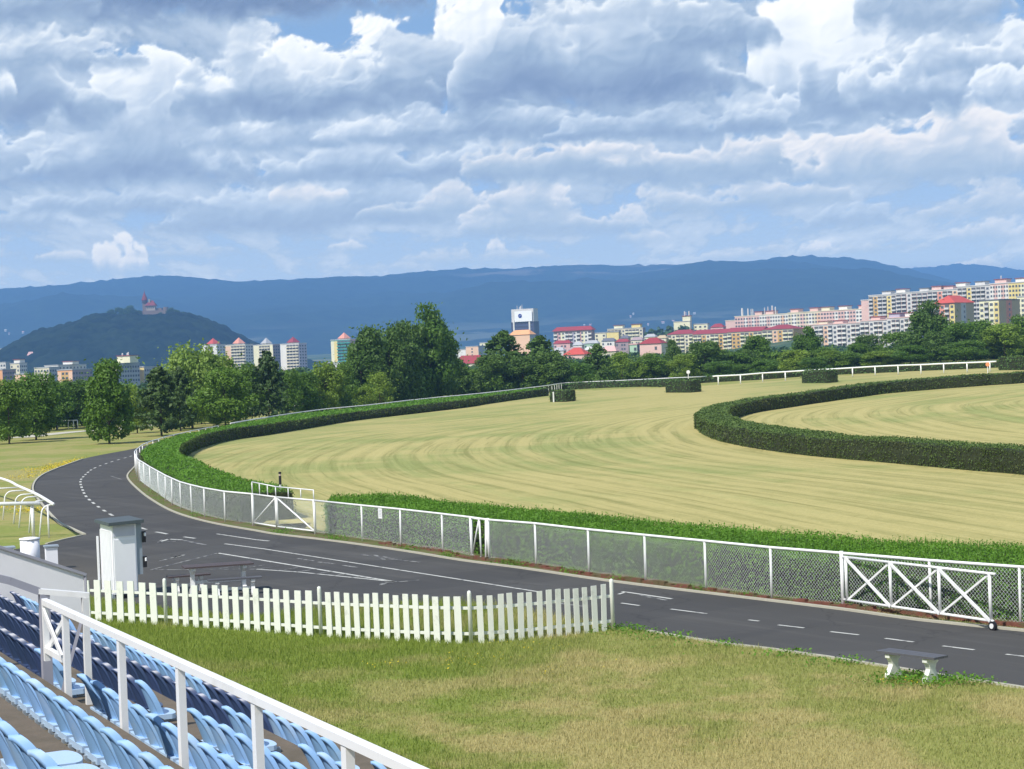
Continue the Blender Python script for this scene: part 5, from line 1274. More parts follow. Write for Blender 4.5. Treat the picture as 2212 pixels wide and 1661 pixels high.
for q in TREES:
    big = q[0] > 1180
    tree(q[0], q[1] - (6 if big else 3), q[2], q[3] * (1.22 if big else 1.12), q[4], q[5], q[6])
# bushes filling the belt behind the trees, and woods farther off
def wood(name, spots, m, label, leaf=0.5, per=420):
    V = []
    for (px, ytop, Y, w) in spots:
        p = atY(px, ytop, Y); zb = gz(p.x, Y); H = max(2.5, p.z - zb); W = w * Y / FP; n_ = per
        d = rng.normal(size=(n_, 3)); d /= np.linalg.norm(d, axis=1)[:, None]; sh = 0.75 + 0.25 * rng.random((n_, 1))
        P = d * sh * [W / 2, W / 2, H * 0.52] + [p.x, Y, zb + H * 0.48]; P += rng.normal(0, 0.35, P.shape)
        V.append(leafquads(P, leaf * rng.uniform(0.6, 1.5, n_), d, 0.4))
    tag(soup(name, np.concatenate(V), 4, m), label, 'undergrowth', kind='stuff')
sp = []; sp2 = []
for x in range(-20, 1180, 12): (sp if random.random() < 0.55 else sp2).append((x + random.uniform(-8, 8), (846 if x < 500 else 834 - (x - 500) * 0.045) + random.uniform(-24, 10), (258 if x < 500 else 292 if x < 900 else 308) + random.uniform(-12, 14), random.uniform(34, 60)))
for x in range(1180, 2260, 10): (sp if random.random() < 0.5 else sp2).append((x + random.uniform(-8, 8), 792 - (x - 1200) * 0.036 + random.uniform(-22, 10), 342 + random.uniform(-18, 20), random.uniform(30, 54)))
wood('undergrowth', sp2, MP, 'dark green undergrowth between and behind the racecourse trees', 0.34, 560)
wood('undergrowth', sp, M_, 'mid green bushes filling the belt between the racecourse trees', 0.34, 560)
sp = []
for x in range(-40, 1500, 16): sp.append((x + random.uniform(-8, 8), (834 if x < 430 else 806 - (x - 430) * 0.022) + random.uniform(-8, 8), random.uniform(520, 980), random.uniform(26, 60)))
for x in range(1180, 2260, 16): sp.append((x, 776 - (x - 1200) * 0.035 + random.uniform(-10, 8), random.uniform(520, 900), random.uniform(26, 60)))
wood('distant_wood', sp, FARGREEN, 'hazy treetops between the racecourse trees and the town', 1.3, 420)
sp = [(x + random.uniform(-6, 6), y + random.uniform(-5, 5), Y, w) for (x, y, Y, w) in
      [(1410, 709, 1500, 24), (1424, 707, 1500, 22), (1448, 708, 1480, 26), (1470, 705, 1480, 30), (1486, 703, 1470, 28), (1440, 716, 1450, 40), (1500, 712, 1460, 26), (1405, 716, 1450, 30), (1465, 714, 1450, 40), (1545, 716, 1440, 20)]]
wood('hillside_wood', sp, FARGREEN, 'dark tree clump on the rise left of the pale yellow roof house', 2.6, 500)

# ================================================================ HILLS
def vnoise(X, Y, sc, seed=0):
    """smooth value noise"""
    r = np.random.default_rng(seed); G = r.random((64, 64)); x = X / sc; y = Y / sc; xi = np.floor(x).astype(int); yi = np.floor(y).astype(int); fx_ = x - xi; fy_ = y - yi
    fx_ = fx_ * fx_ * (3 - 2 * fx_); fy_ = fy_ * fy_ * (3 - 2 * fy_); g = lambda a, b: G[a % 64, b % 64]
    return (g(xi, yi) * (1 - fx_) + g(xi + 1, yi) * fx_) * (1 - fy_) + (g(xi, yi + 1) * (1 - fx_) + g(xi + 1, yi + 1) * fx_) * fy_ - 0.5
def forest_material(name, c0, c1, meadow=None, mscale=0.002, band=None):
    m = bpy.data.materials.new(name); m.use_nodes = True; s = NT(m.node_tree)
    pos = s.node('ShaderNodeNewGeometry').outputs['Position']; x, y, z = s.sep(pos)
    n = s.ramp(s.noise(pos, 0.022, 5, 0.75), 0.35, 0.65); n2 = s.noise(pos, 0.004, 6, 0.65)
    c = s.mix(n, c0, c1); c = s.mix(s.ramp(n2, 0.45, 0.6, 0, 0.4), c, tuple(v * 1.5 for v in c0))
    if meadow:
        nm = s.noise(s.comb(s.math('MULTIPLY', x, mscale), s.math('MULTIPLY', z, mscale * 6), 0), 1.0, 5, 0.6)
        f = s.ramp(nm, 0.50, 0.56)
        if band:
            b0, b1, xx0, xx1 = band
            f = s.math('MULTIPLY', f, s.math('MULTIPLY', s.ramp(z, b0, b0 + 50), s.ramp(z, b1 + 50, b1)))
            f = s.math('MULTIPLY', f, s.math('MULTIPLY', s.ramp(x, xx0, xx0 + 300), s.ramp(x, xx1 + 300, xx1)))
        c = s.mix(f, c, meadow)
        low = s.math('MULTIPLY', s.ramp(s.noise(s.comb(s.math('MULTIPLY', x, 0.0022), s.math('MULTIPLY', z, 0.03), 3.0), 1.0, 4, 0.6), 0.50, 0.58), s.ramp(z, 190, 110))
        c = s.mix(low, c, (0.11, 0.12, 0.08))
    b = s.node('ShaderNodeBsdfPrincipled'); s.put(b.inputs['Base Color'], c); b.inputs['Roughness'].default_value = 0.95; b.inputs['Specular IOR Level'].default_value = 0.05
    out = s.node('ShaderNodeOutputMaterial'); s.l.new(b.outputs[0], out.inputs[0]); return m
def ridge(name, prof, Yf, Yr, z0, m, label=None, na=340, ns=44, rough=14):
    pa_ = np.array([(ray(x, y).x / ray(x, y).y) for x, y in prof]); pz = np.array([atY(x, y, Yr).z for x, y in prof])
    a = np.linspace(pa_[0], pa_[-1], na); zr = np.interp(a, pa_, pz)
    ker = np.ones(5) / 5; zr = np.convolve(np.pad(zr, 2, mode='edge'), ker, 'valid')
    s_ = np.concatenate([np.linspace(0, 1, ns), [1.06, 1.3]])
    A, S = np.meshgrid(a, s_); Yg = Yf + (Yr - Yf) * np.minimum(S, 1.3); X = A * Yg
    Z = z0 + (zr[None] - z0) * np.clip(S, 0, 1) ** 0.85; Z = np.where(S > 1, z0 + (zr[None] - z0) * (1 - (S - 1) * 1.6), Z)
    mod = np.sin(np.pi * np.clip(S, 0, 1))
    Z = Z + mod * (vnoise(X, Yg, 900, 3) * 150 + vnoise(X, Yg, 420, 4) * 80 + vnoise(X, Yg, 160, 5) * 30) + vnoise(X, Yg, 30, 6) * rough * np.clip(S * 2, 0, 1)
    o, _ = gridmesh(name, X, Yg, Z, None, m); tag(o, kind='structure'); return o
RP = [(-1500, 655), (-700, 640), (-300, 632), (0, 625), (100, 617), (200, 607), (290, 598), (370, 594), (430, 601), (520, 606.5), (650, 603), (760, 598.5), (830, 597), (860, 592), (960, 581), (1060, 577.5), (1105, 581), (1150, 576), (1190, 573.5), (1300, 571), (1420, 572),
      (1560, 566.5), (1640, 563.5), (1670, 556), (1710, 552), (1780, 552), (1860, 558), (1910, 567), (1955, 580), (2000, 588), (2060, 606), (2130, 626), (2212, 646), (2500, 690), (3200, 720)]
FOREST = forest_material('forest_slope', (0.004, 0.010, 0.007), (0.022, 0.042, 0.018), (0.15, 0.13, 0.10), 0.0035, (400, 455, -350, 900))
ridge('mountain_ridge', RP, 5600, 9300, 55, FOREST)
R2 = [(1500, 640), (1800, 600), (1900, 586), (1950, 580), (2000, 576), (2050, 572), (2100, 570), (2150, 575), (2190, 581), (2212, 584), (2300, 585), (2500, 600), (3200, 650)]
ridge('mountain_ridge', R2, 10500, 13500, 60, FOREST, rough=20)
# the castle hill, a wooded cone with a level top
HP = [(-260, 800), (-60, 766), (0, 757), (40, 753), (70, 733), (105, 712), (145, 703), (184, 691), (215, 679), (250, 680), (289, 681), (361, 681), (392, 671 + 3), (422, 682), (458, 694), (484, 709), (510, 723), (536, 737), (559, 745), (620, 770), (760, 800)]
HY = 2800
ha = np.array([ray(x, y).x / ray(x, y).y * HY for x, y in HP]); hz_ = np.array([atY(x, y, HY).z for x, y in HP])
xs = np.arange(ha[0], ha[-1], 3.6); ys = np.arange(-420, 300, 4.5); X, Yo = np.meshgrid(xs, ys)
pr_ = np.interp(X, ha, hz_); base = 8.0
fall = np.where(Yo < 0, np.clip(1 - (Yo / -420.0) ** 1.6, 0, 1), np.clip(1 - (Yo / 300.0) ** 2, 0, 1)); plate = np.clip((np.abs(Yo) - 45) / 60, 0, 1)
fall = 1 - (1 - fall) * plate
Z = base + (pr_ - base) * fall
clump = np.zeros_like(Z); cr = np.random.default_rng(12)
for _ in range(5200):
    cx, cy = cr.uniform(xs[0], xs[-1]), cr.uniform(-420, 300); rad = cr.uniform(6, 11); i0_, i1_ = np.searchsorted(xs, (cx - rad, cx + rad)); j0_, j1_ = np.searchsorted(ys, (cy - rad, cy + rad))
    sub = (slice(j0_, j1_), slice(i0_, i1_)); dd_ = ((X[sub] - cx) ** 2 + (Yo[sub] - cy) ** 2) / rad ** 2
    clump[sub] = np.maximum(clump[sub], np.sqrt(np.clip(1 - dd_, 0, 1)) * rad * cr.uniform(0.7, 1.15))
top_flat = (X > ha[10] - 30) & (X < ha[11] + 12) & (np.abs(Yo) < 55)
Z = Z + np.where(top_flat, 0, clump * 0.9 - 7.5)
HILLM = forest_material('hill_forest', (0.003, 0.007, 0.005), (0.017, 0.028, 0.013))
o, _ = gridmesh('castle_hill', X, Yo + HY, Z, None, HILLM); tag(o, kind='structure')

# ================================================================ CASTLE
def ppos(px, py, Y): v = atY(px, py, Y); return v
S_ = HY / FP
STONE = mat('castle_stone', (0.20, 0.145, 0.12), 0.9, 0.2, 0.2); REDROOF = mat('red_roof_tiles', (0.20, 0.035, 0.035), 0.8, 0.15, 0.4); CREAM = mat('castle_plaster', (0.34, 0.29, 0.23), 0.8, 0.1, 0.3)
cz = ppos(315, 681, HY).z - 3
cr_ = empty('castle', ppos(325, 681, HY)); cr_.location.z = cz; tag(cr_, 'reddish stone castle with a slender spired tower on top of the wooded hill', 'castle')
def cx(px): return (ray(px, 670).x / ray(px, 670).y) * HY - cr_.location.x
def czz(px, py): return ppos(px, py, HY).z - cz
def cbox(x0, x1, ytop, dep, m, nm, yo=0.0, bot=0.0):
    b_ = MB(); zt_ = czz((x0 + x1) / 2, ytop); b_.box(((cx(x0) + cx(x1)) / 2, yo, (zt_ + bot) / 2), (cx(x1) - cx(x0), dep, zt_ - bot)); o = b_.build(nm, m, cr_); return o, zt_
tw, tz = cbox(309, 317.5, 655, 6, STONE, 'tower')
b_ = MB(); xc = (cx(309) + cx(317.5)) / 2; b_.lathe((xc, 0, tz), [(4.2, 0), (4.2, 4.5)], 12); b_.build('gallery', mat('dark_timber', (0.06, 0.04, 0.04), 0.8), tw)
b_ = MB(); b_.lathe((xc, 0, tz + 4.5), [(4.8, 0), (3.6, 4), (2.0, 8), (0.5, 12), (0.1, 16)], 12); b_.build('spire', REDROOF, tw)
ph, pz_ = cbox(318, 337, 660.5, 13, CREAM, 'palace')
b_ = MB(); xa, xb = cx(315), cx(339); b_.add([(xa, -8, pz_), (xb, -8, pz_), (xb, 8, pz_), (xa, 8, pz_), (xa + 6, 0, pz_ + 8), (xb - 5, 0, pz_ + 8)], [(0, 1, 5, 4), (1, 2, 5), (2, 3, 4, 5), (3, 0, 4), (3, 2, 1, 0)]); rf = b_.build('roof', REDROOF, ph)
b_ = MB(); b_.box(((xa + xb) / 2 - 2, -2, pz_ + 7.5), (2.4, 2.4, 5)); b_.build('chimney', CREAM, rf)
b_ = MB()
for q in range(5): b_.box((cx(320.5) + q * 2.9, -6.6, pz_ - 3), (1.2, 0.3, 1.8))
b_.build('window_row', mat('dark_window', (0.03, 0.035, 0.05), 0.2), ph)
cbox(297, 364, 671, 26, STONE, 'curtain_wall', 4); cbox(338, 350, 665.5, 12, STONE, 'annex', 2)
b_ = MB(); zt_ = czz(360, 663.5); b_.lathe(((cx(356) + cx(364)) / 2, -6, 0), [(4.2, -4), (4.0, zt_)], 12); b_.build('round_tower', STONE, cr_)
gh = empty('gatehouse', (ppos(300, 678, HY - 22).x, HY - 22, cz - 1)); tag(gh, 'small pale gatehouse with red roof below the left end of the castle wall', 'building')
b_ = MB(); b_.box((0, 0, 3.5), (9, 7, 7)); b_.build('wall', CREAM, gh)
b_ = MB(); b_.add([(-5, -4, 7), (5, -4, 7), (5, 4, 7), (-5, 4, 7), (-4, 0, 10), (4, 0, 10)], [(0, 1, 5, 4), (1, 2, 5), (2, 3, 4, 5), (3, 0, 4), (3, 2, 1, 0)]); b_.build('roof', REDROOF, gh)
for (px_, py_, w_, k_) in ((226, 676, 20, 1), (240, 668, 24, 2), (257, 664, 26, 3), (282, 659, 30, 1), (271, 670, 22, 2), (301, 670, 16, 3), (347, 674, 14, 1), (369, 664, 20, 2), (381, 669, 20, 3), (394, 674, 22, 1)):
    r = empty('hill_tree', (ppos(px_, 680, HY - 28).x, HY - 28, cz - 5)); Hh = ppos(px_, py_, HY - 28).z - (cz - 5)
    tag(r, {226: 'first dark tree at the left edge of the castle plateau', 240: 'second dark round tree from the left on the castle plateau', 257: 'third dark round tree on the castle plateau', 282: 'biggest dark round tree left of the castle tower', 271: 'small dark tree between the two biggest plateau trees',
            301: 'dark tree at the foot of the castle tower', 347: 'dark tree in front of the castle wall', 369: 'dark tree touching the round tower at the right', 381: 'second dark tree right of the castle', 394: 'last dark tree right of the castle where the hill drops'}[px_], 'tree', 'trees on the castle plateau')
    c = link('crown', crown_mesh('round', k_, FARGREEN), r); c.scale = (w_ * S_ / 0.8, w_ * S_ / 0.8, Hh); t = link('trunk', trunk_mesh(k_), r); t.scale = (10, 10, Hh)

# ================================================================ TOWN
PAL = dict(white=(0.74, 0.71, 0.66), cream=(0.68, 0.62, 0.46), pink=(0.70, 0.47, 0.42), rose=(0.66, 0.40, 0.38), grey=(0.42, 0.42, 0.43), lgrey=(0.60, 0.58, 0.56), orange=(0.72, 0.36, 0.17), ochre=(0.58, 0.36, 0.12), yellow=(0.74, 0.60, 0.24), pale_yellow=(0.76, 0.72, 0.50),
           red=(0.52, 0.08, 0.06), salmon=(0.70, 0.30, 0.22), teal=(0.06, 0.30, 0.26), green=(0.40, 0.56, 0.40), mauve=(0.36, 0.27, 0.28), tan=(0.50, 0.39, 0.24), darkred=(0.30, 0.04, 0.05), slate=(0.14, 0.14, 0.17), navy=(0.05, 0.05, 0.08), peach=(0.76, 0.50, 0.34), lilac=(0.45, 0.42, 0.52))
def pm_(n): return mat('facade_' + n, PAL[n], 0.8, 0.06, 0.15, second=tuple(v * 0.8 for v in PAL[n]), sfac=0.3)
WIN = mat('window_glass', (0.085, 0.09, 0.105), 0.15, 0.2, 0.3, spec=0.6); LOG = mat('loggia_shade', (0.11, 0.105, 0.105), 0.8, 0.2, 0.3)  # LOG colours flat dark panels that stand in for shade inside the balconies
_bc = {}
def bmesh_box(sz, m):
    key = (tuple(round(v, 2) for v in sz), m.name)
    if key not in _bc:
        mb = MB(); mb.box((0, 0, 0), sz); me = bpy.data.meshes.new('panel'); me.from_pydata(mb.v, [], mb.f); me.materials.append(m); _bc[key] = me
    return _bc[key]
def building(name, label, Y, xl, xm, xr, ytop, ybot, psi=42, wall='white', side=None, storeys=5, fh=2.85, pattern='wwwwww', cols=None, sidepat='', roof='flat', roofcol='grey', roofh=None, depth=12, boxes=(), cat='building', group='blocks of flats in the town', eave=0.5, balc='white', band=None):
    psi = R(psi); M_ = atY(xm, ytop, Y); Mx, My, zt = M_.x, M_.y, M_.z; al = (ray(xl, ytop).x / ray(xl, ytop).y); c, s_ = math.cos(psi), math.sin(psi)
    La = (Mx - al * My) / (c + al * s_)
    if xr > xm + 0.5: ar = ray(xr, ytop).x / ray(xr, ytop).y; Lb = (ar * My - Mx) / (s_ - ar * c)
    else: Lb = depth
    Lb = max(4.0, min(Lb, 60)); zb = min(gz(Mx, My), gz(Mx - La * c, My + La * s_)) - 1.0; zv = atY(xm, ybot, Y).z
    H = zt - zb; r = empty(name, (Mx, My, zb), -psi); tag(r, label, cat, group)
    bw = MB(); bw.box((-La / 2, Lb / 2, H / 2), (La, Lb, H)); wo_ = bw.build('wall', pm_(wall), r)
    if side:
        b_ = MB(); b_.box((0.04, Lb / 2, H / 2), (0.12, Lb, H - 0.02)); b_.build('side_wall', pm_(side), r)  # many flanks get a darker, greyer colour with their shade painted in
    nv = max(1, int((H - 0.6 - (zv - zb)) / fh) + 1); nv = min(nv, storeys, int((H - 1) / fh))
    nb = len(pattern); bwid = La / nb; cnt = {'window': 0, 'balcony': 0}
    if cols:
        for q, ch_ in enumerate(cols):
            if ch_ == '.': continue
            cm = {'o': 'ochre', 'y': 'yellow', 'r': 'salmon', 'p': 'pink', 'c': 'cream', 'g': 'lgrey', 'w': 'white', 't': 'tan', 'R': 'red', 'T': 'teal', 'P': 'peach', 'm': 'mauve', 'l': 'lilac', 'v': 'pale_yellow'}[ch_]
            wq = La / len(cols); o = link('colour_strip', bmesh_box((wq * 0.98, 0.10, H - 1.0), pm_(cm)), r); o.location = (-La + wq * (q + 0.5), -0.03, (H - 1.0) / 2)
    for f in range(nv):
        z = H - 0.7 - fh * f - fh * 0.5
        for q, ch_ in enumerate(pattern):
            x = -La + bwid * (q + 0.5)
            if ch_ in 'wW' and cnt['window'] < 100:
                ww = min(bwid * 0.62, 2.1 if ch_ == 'W' else 1.7); o = link('window', bmesh_box((ww, 0.12, 1.45), WIN), r); o.location = (x, -0.06, z); cnt['window'] += 1
            elif ch_ == 'B' and cnt['balcony'] < 50:
                o = link('balcony', bmesh_box((bwid * 0.92, 1.1, 1.05), pm_(balc)), r); o.location = (x, -0.60, z - 0.85); w2 = link('recess_shade_panel', bmesh_box((bwid * 0.88, 0.10, 1.55), LOG), o); w2.location = (0, 0.52, 1.28); cnt['balcony'] += 1
    if sidepat:
        bs = Lb / len(sidepat)
        for f in range(nv):
            for q, ch_ in enumerate(sidepat):
                if ch_ != 'w' or cnt['window'] >= 100: continue
                o = link('window', bmesh_box((0.12, min(bs * 0.6, 1.5), 1.35), WIN), r); o.location = (0.13, bs * (q + 0.5), H - 0.7 - fh * f - fh * 0.5); cnt['window'] += 1
    e = eave; b_ = MB(); x0, x1, y0, y1 = -La - e, e, -e, Lb + e
    if roof == 'flat': b_.box((-La / 2, Lb / 2, H + 0.25), (La + 2 * e * 0.6, Lb + 2 * e * 0.6, 0.55)); b_.build('roof_edge', pm_(roofcol), r)
    elif roof in ('hip', 'gable', 'pyramid'):
        rh = roofh or 3.0
        if La >= Lb: ins = 0 if roof == 'gable' else min(Lb, La) * 0.45; a_, c2 = (x0 + ins, (y0 + y1) / 2), (x1 - ins, (y0 + y1) / 2)
        else: ins = 0 if roof == 'gable' else min(Lb, La) * 0.45; a_, c2 = ((x0 + x1) / 2, y1 - ins), ((x0 + x1) / 2, y0 + ins)
        if roof == 'pyramid': a_ = c2 = ((x0 + x1) / 2, (y0 + y1) / 2)
        V = [(x0, y0, H), (x1, y0, H), (x1, y1, H), (x0, y1, H), (a_[0], a_[1], H + rh), (c2[0] + 0.01, c2[1], H + rh)]
        F = [(0, 1, 5, 4), (1, 2, 5), (2, 3, 4, 5), (3, 0, 4), (3, 2, 1, 0)] if La >= Lb else [(0, 1, 5), (1, 2, 4, 5), (2, 3, 4), (3, 0, 5, 4), (3, 2, 1, 0)]
        b_.add(V, F); b_.build('roof', pm_(roofcol), r)
    elif roof == 'tower':      # flat with a small raised pyramid in the middle
        b_.box((-La / 2, Lb / 2, H + 0.25), (La + 0.6, Lb + 0.6, 0.55)); ro = b_.build('roof_edge', pm_('lgrey'), r)
        cx_, cy_ = -La / 2, min(Lb, La) / 2; hw = min(La, Lb) * 0.46; b_ = MB(); b_.box((cx_, cy_, H + 0.9), (hw * 1.5, hw * 1.5, 1.2)); b_.build('lift_house', pm_('cream'), r)
        b_ = MB(); b_.add([(cx_ - hw, cy_ - hw, H + 1.4), (cx_ + hw, cy_ - hw, H + 1.4), (cx_ + hw, cy_ + hw, H + 1.4), (cx_ - hw, cy_ + hw, H + 1.4), (cx_, cy_, H + 1.4 + (roofh or 5))], [(0, 1, 4), (1, 2, 4), (2, 3, 4), (3, 0, 4), (3, 2, 1, 0)]); b_.build('pyramid_roof', pm_(roofcol), r)
    for (f, w_, h_, cl_) in boxes:
        b_ = MB(); b_.box((-La * (1 - f), Lb / 2, H + 0.5 + h_ / 2), (w_, min(Lb * 0.7, 7), h_)); bo_ = b_.build('roof_housing', pm_(cl_), r)
        b_ = MB(); b_.box((-La * (1 - f), Lb / 2, H + 0.5 + h_ + 0.12), (w_ + 1.2, min(Lb * 0.7, 7) + 1.2, 0.3)); b_.build('housing_roof', pm_('darkred' if cl_ != 'lgrey' else 'slate'), bo_)
    r['_d'] = [La, Lb, H]
    return r
def masts(b, specs, m=None):
    La, Lb, H = b['_d']
    for f, h, rad in specs:
        mb = MB(); mb.lathe((-La * (1 - f), Lb * 0.4, H + 0.4), [(rad, 0), (rad, h * 0.9), (rad * 0.5, h)], 6); mb.build('antenna', pm_('lgrey'), b)
    
B = building
# left foreground estate
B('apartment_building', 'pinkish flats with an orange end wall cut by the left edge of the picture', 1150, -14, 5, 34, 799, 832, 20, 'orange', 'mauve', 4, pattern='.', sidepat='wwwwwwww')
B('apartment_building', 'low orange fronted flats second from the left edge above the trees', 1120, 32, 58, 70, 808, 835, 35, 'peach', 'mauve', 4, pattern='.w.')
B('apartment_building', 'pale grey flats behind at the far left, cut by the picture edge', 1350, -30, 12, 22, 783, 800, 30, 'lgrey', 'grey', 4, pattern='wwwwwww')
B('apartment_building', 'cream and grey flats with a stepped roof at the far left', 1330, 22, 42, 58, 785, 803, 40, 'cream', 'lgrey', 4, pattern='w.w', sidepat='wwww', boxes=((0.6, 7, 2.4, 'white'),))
B('apartment_building', 'white fronted flats with a shaded grey flank between cream and orange flats', 1260, 74, 106, 128, 794, 812, 36, 'cream', 'grey', 4, pattern='wwwww', sidepat='wwww')
B('apartment_building', 'long grey roofed flats behind the orange fronted block', 1420, 96, 126, 186, 789, 800, 30, 'white', 'lgrey', 3, pattern='wwww', sidepat='wwwwwwww', boxes=((0.9, 10, 2.2, 'white'),))
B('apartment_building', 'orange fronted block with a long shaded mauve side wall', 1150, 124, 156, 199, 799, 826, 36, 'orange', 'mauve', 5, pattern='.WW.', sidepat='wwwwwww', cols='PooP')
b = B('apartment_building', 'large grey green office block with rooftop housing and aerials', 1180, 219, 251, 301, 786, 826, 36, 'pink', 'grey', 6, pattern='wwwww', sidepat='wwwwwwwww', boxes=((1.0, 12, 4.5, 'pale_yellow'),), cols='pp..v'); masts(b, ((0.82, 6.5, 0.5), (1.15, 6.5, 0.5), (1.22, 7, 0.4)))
B('apartment_building', 'grey flats with a narrow bright yellow end wall', 1200, 300, 311, 347, 793, 828, 30, 'yellow', 'grey', 5, pattern='.', sidepat='wwwwwww')
# towers
TW = dict(fh=2.8, roof='tower', storeys=11, balc='cream', group='pale residential towers with pyramid roofs')
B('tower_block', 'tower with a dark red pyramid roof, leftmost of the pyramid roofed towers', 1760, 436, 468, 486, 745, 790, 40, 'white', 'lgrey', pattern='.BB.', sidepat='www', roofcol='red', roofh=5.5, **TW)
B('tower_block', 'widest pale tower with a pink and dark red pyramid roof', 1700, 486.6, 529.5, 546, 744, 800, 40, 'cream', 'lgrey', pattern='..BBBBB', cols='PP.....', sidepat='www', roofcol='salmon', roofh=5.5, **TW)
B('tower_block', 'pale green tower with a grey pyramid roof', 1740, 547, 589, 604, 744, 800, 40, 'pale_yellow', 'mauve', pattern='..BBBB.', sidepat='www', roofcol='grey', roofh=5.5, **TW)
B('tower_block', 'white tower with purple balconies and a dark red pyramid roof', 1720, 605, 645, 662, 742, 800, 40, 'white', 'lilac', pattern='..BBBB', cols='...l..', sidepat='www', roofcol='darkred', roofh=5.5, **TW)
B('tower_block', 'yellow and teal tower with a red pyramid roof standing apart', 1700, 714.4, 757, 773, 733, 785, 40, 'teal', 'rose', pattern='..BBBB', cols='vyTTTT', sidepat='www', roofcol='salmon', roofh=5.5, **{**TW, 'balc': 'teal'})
B('low_building', 'low grey blue hall at the foot of the teal tower', 1500, 706, 738, 748, 783, 796, 40, 'lgrey', 'grey', 2, pattern='www', group='low houses in the town')
# middle
B('low_building', 'small white building left of the orange one above the dark red roof', 1750, 986, 1006, 1010, 755, 768, 40, 'white', 'grey', 2, pattern='.', group='low houses in the town')
B('apartment_building', 'orange block with a shaded grey side above the dark red roof', 1700, 1006, 1033, 1051, 748, 768, 40, 'peach', 'grey', 3, pattern='.w.')
B('low_building', 'white rooftop block behind the pine left of the office tower', 1780, 1036, 1060, 1066, 740, 752, 40, 'pale_yellow', 'lgrey', 3, pattern='ww', group='low houses in the town')
B('low_building', 'long low house with a dark crimson hipped roof and cream walls', 900, 983, 1040, 1053, 784, 806, 30, 'cream', 'tan', 3, pattern='wwWww', roof='hip', roofcol='darkred', roofh=4.0, group='low houses in the town')
# office tower with the billboard
ot = B('office_tower', 'dark glass office tower topped by a white billboard with a round blue logo', 1850, 1104, 1153, 1164, 695, 745, 28, 'navy', 'slate', 10, fh=3.4, pattern='........', roof='flat', roofcol='slate', group='town landmarks'); La, Lb, H = ot['_d']
for q in range(9):
    o = link('glass_band', bmesh_box((La * 0.94, 0.14, 1.5), mat('dark_blue_glass', (0.05, 0.06, 0.13), 0.15, 0.3, 0.2, spec=0.7)), ot); o.location = (-La / 2, -0.05, H - 3 - q * 3.4)
for f in (0.13, 0.82):
    o = link('column', bmesh_box((1.5, 0.8, 26), pm_('white')), ot); o.location = (-La * (1 - f), -0.45, H - 10.5)
hb = 13.0
o = link('top_storey', bmesh_box((La * 0.97, Lb * 0.9, hb), pm_('lgrey')), ot); o.location = (-La / 2, Lb / 2, H + 0.5 + hb / 2)
bb = link('billboard', bmesh_box((La * 0.76, 0.5, hb * 0.80), mat('billboard_white', (0.85, 0.85, 0.86), 0.5, 0.02, 0.3)), ot); bb.location = (-La * 0.43, -0.9, H + hb * 0.46)
b_ = MB(); b_.tube([(0, -0.30, 0), (0, -0.55, 0)], 2.1, 20); lo = b_.build('logo_disc', mat('logo_blue', (0.02, 0.04, 0.25), 0.4), bb); lo.location = (-La * 0.14, 0, 0.6)
b_ = MB()
for a, b2 in (((-1.0, -0.6), (-0.3, 0.6)), ((-0.3, 0.6), (0.2, -0.5)), ((0.2, -0.5), (0.9, 0.7))): b_.bar((a[0], -0.62, a[1]), (b2[0], -0.62, b2[1]), 0.12, 0.35, (0, 1, 0))
b_.build('logo_mark', WHITE, lo)
masts(ot, ((0.2, 17, 0.35), (0.35, 16.5, 0.8), (0.42, 18, 0.3), (0.3, 15.5, 0.4)))
B('low_building', 'orange house with a rounded orange roof below the office tower', 1150, 1100, 1144, 1156, 722, 790, 36, 'peach', 'grey', 1, pattern='....', roof='hip', roofcol='orange', roofh=3.0, group='low houses in the town')
# central cluster
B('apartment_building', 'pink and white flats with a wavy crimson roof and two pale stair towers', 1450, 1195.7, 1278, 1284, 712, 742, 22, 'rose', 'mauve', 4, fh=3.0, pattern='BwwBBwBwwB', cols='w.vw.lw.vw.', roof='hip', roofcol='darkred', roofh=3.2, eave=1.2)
for (x0, x1) in ((1209, 1222), (1252, 1266)):
    pass
B('apartment_building', 'pale yellow flats with white rooftop right of the crimson wavy roof', 1480, 1285, 1308, 1311, 719, 734, 26, 'pale_yellow', 'lgrey', 3, pattern='w.w')
B('apartment_building', 'bright yellow walled block in the middle of the town', 1430, 1310, 1336, 1340, 717, 730, 26, 'yellow', 'tan', 3, pattern='....')
B('apartment_building', 'long cream and brown flats with rooftop boxes behind the yellow block', 1560, 1312, 1388, 1394, 708, 724, 26, 'cream', 'mauve', 3, pattern='BBBBwBBBBw', boxes=((0.3, 8, 2.6, 'pale_yellow'), (0.8, 8, 2.8, 'yellow')), balc='pale_yellow')
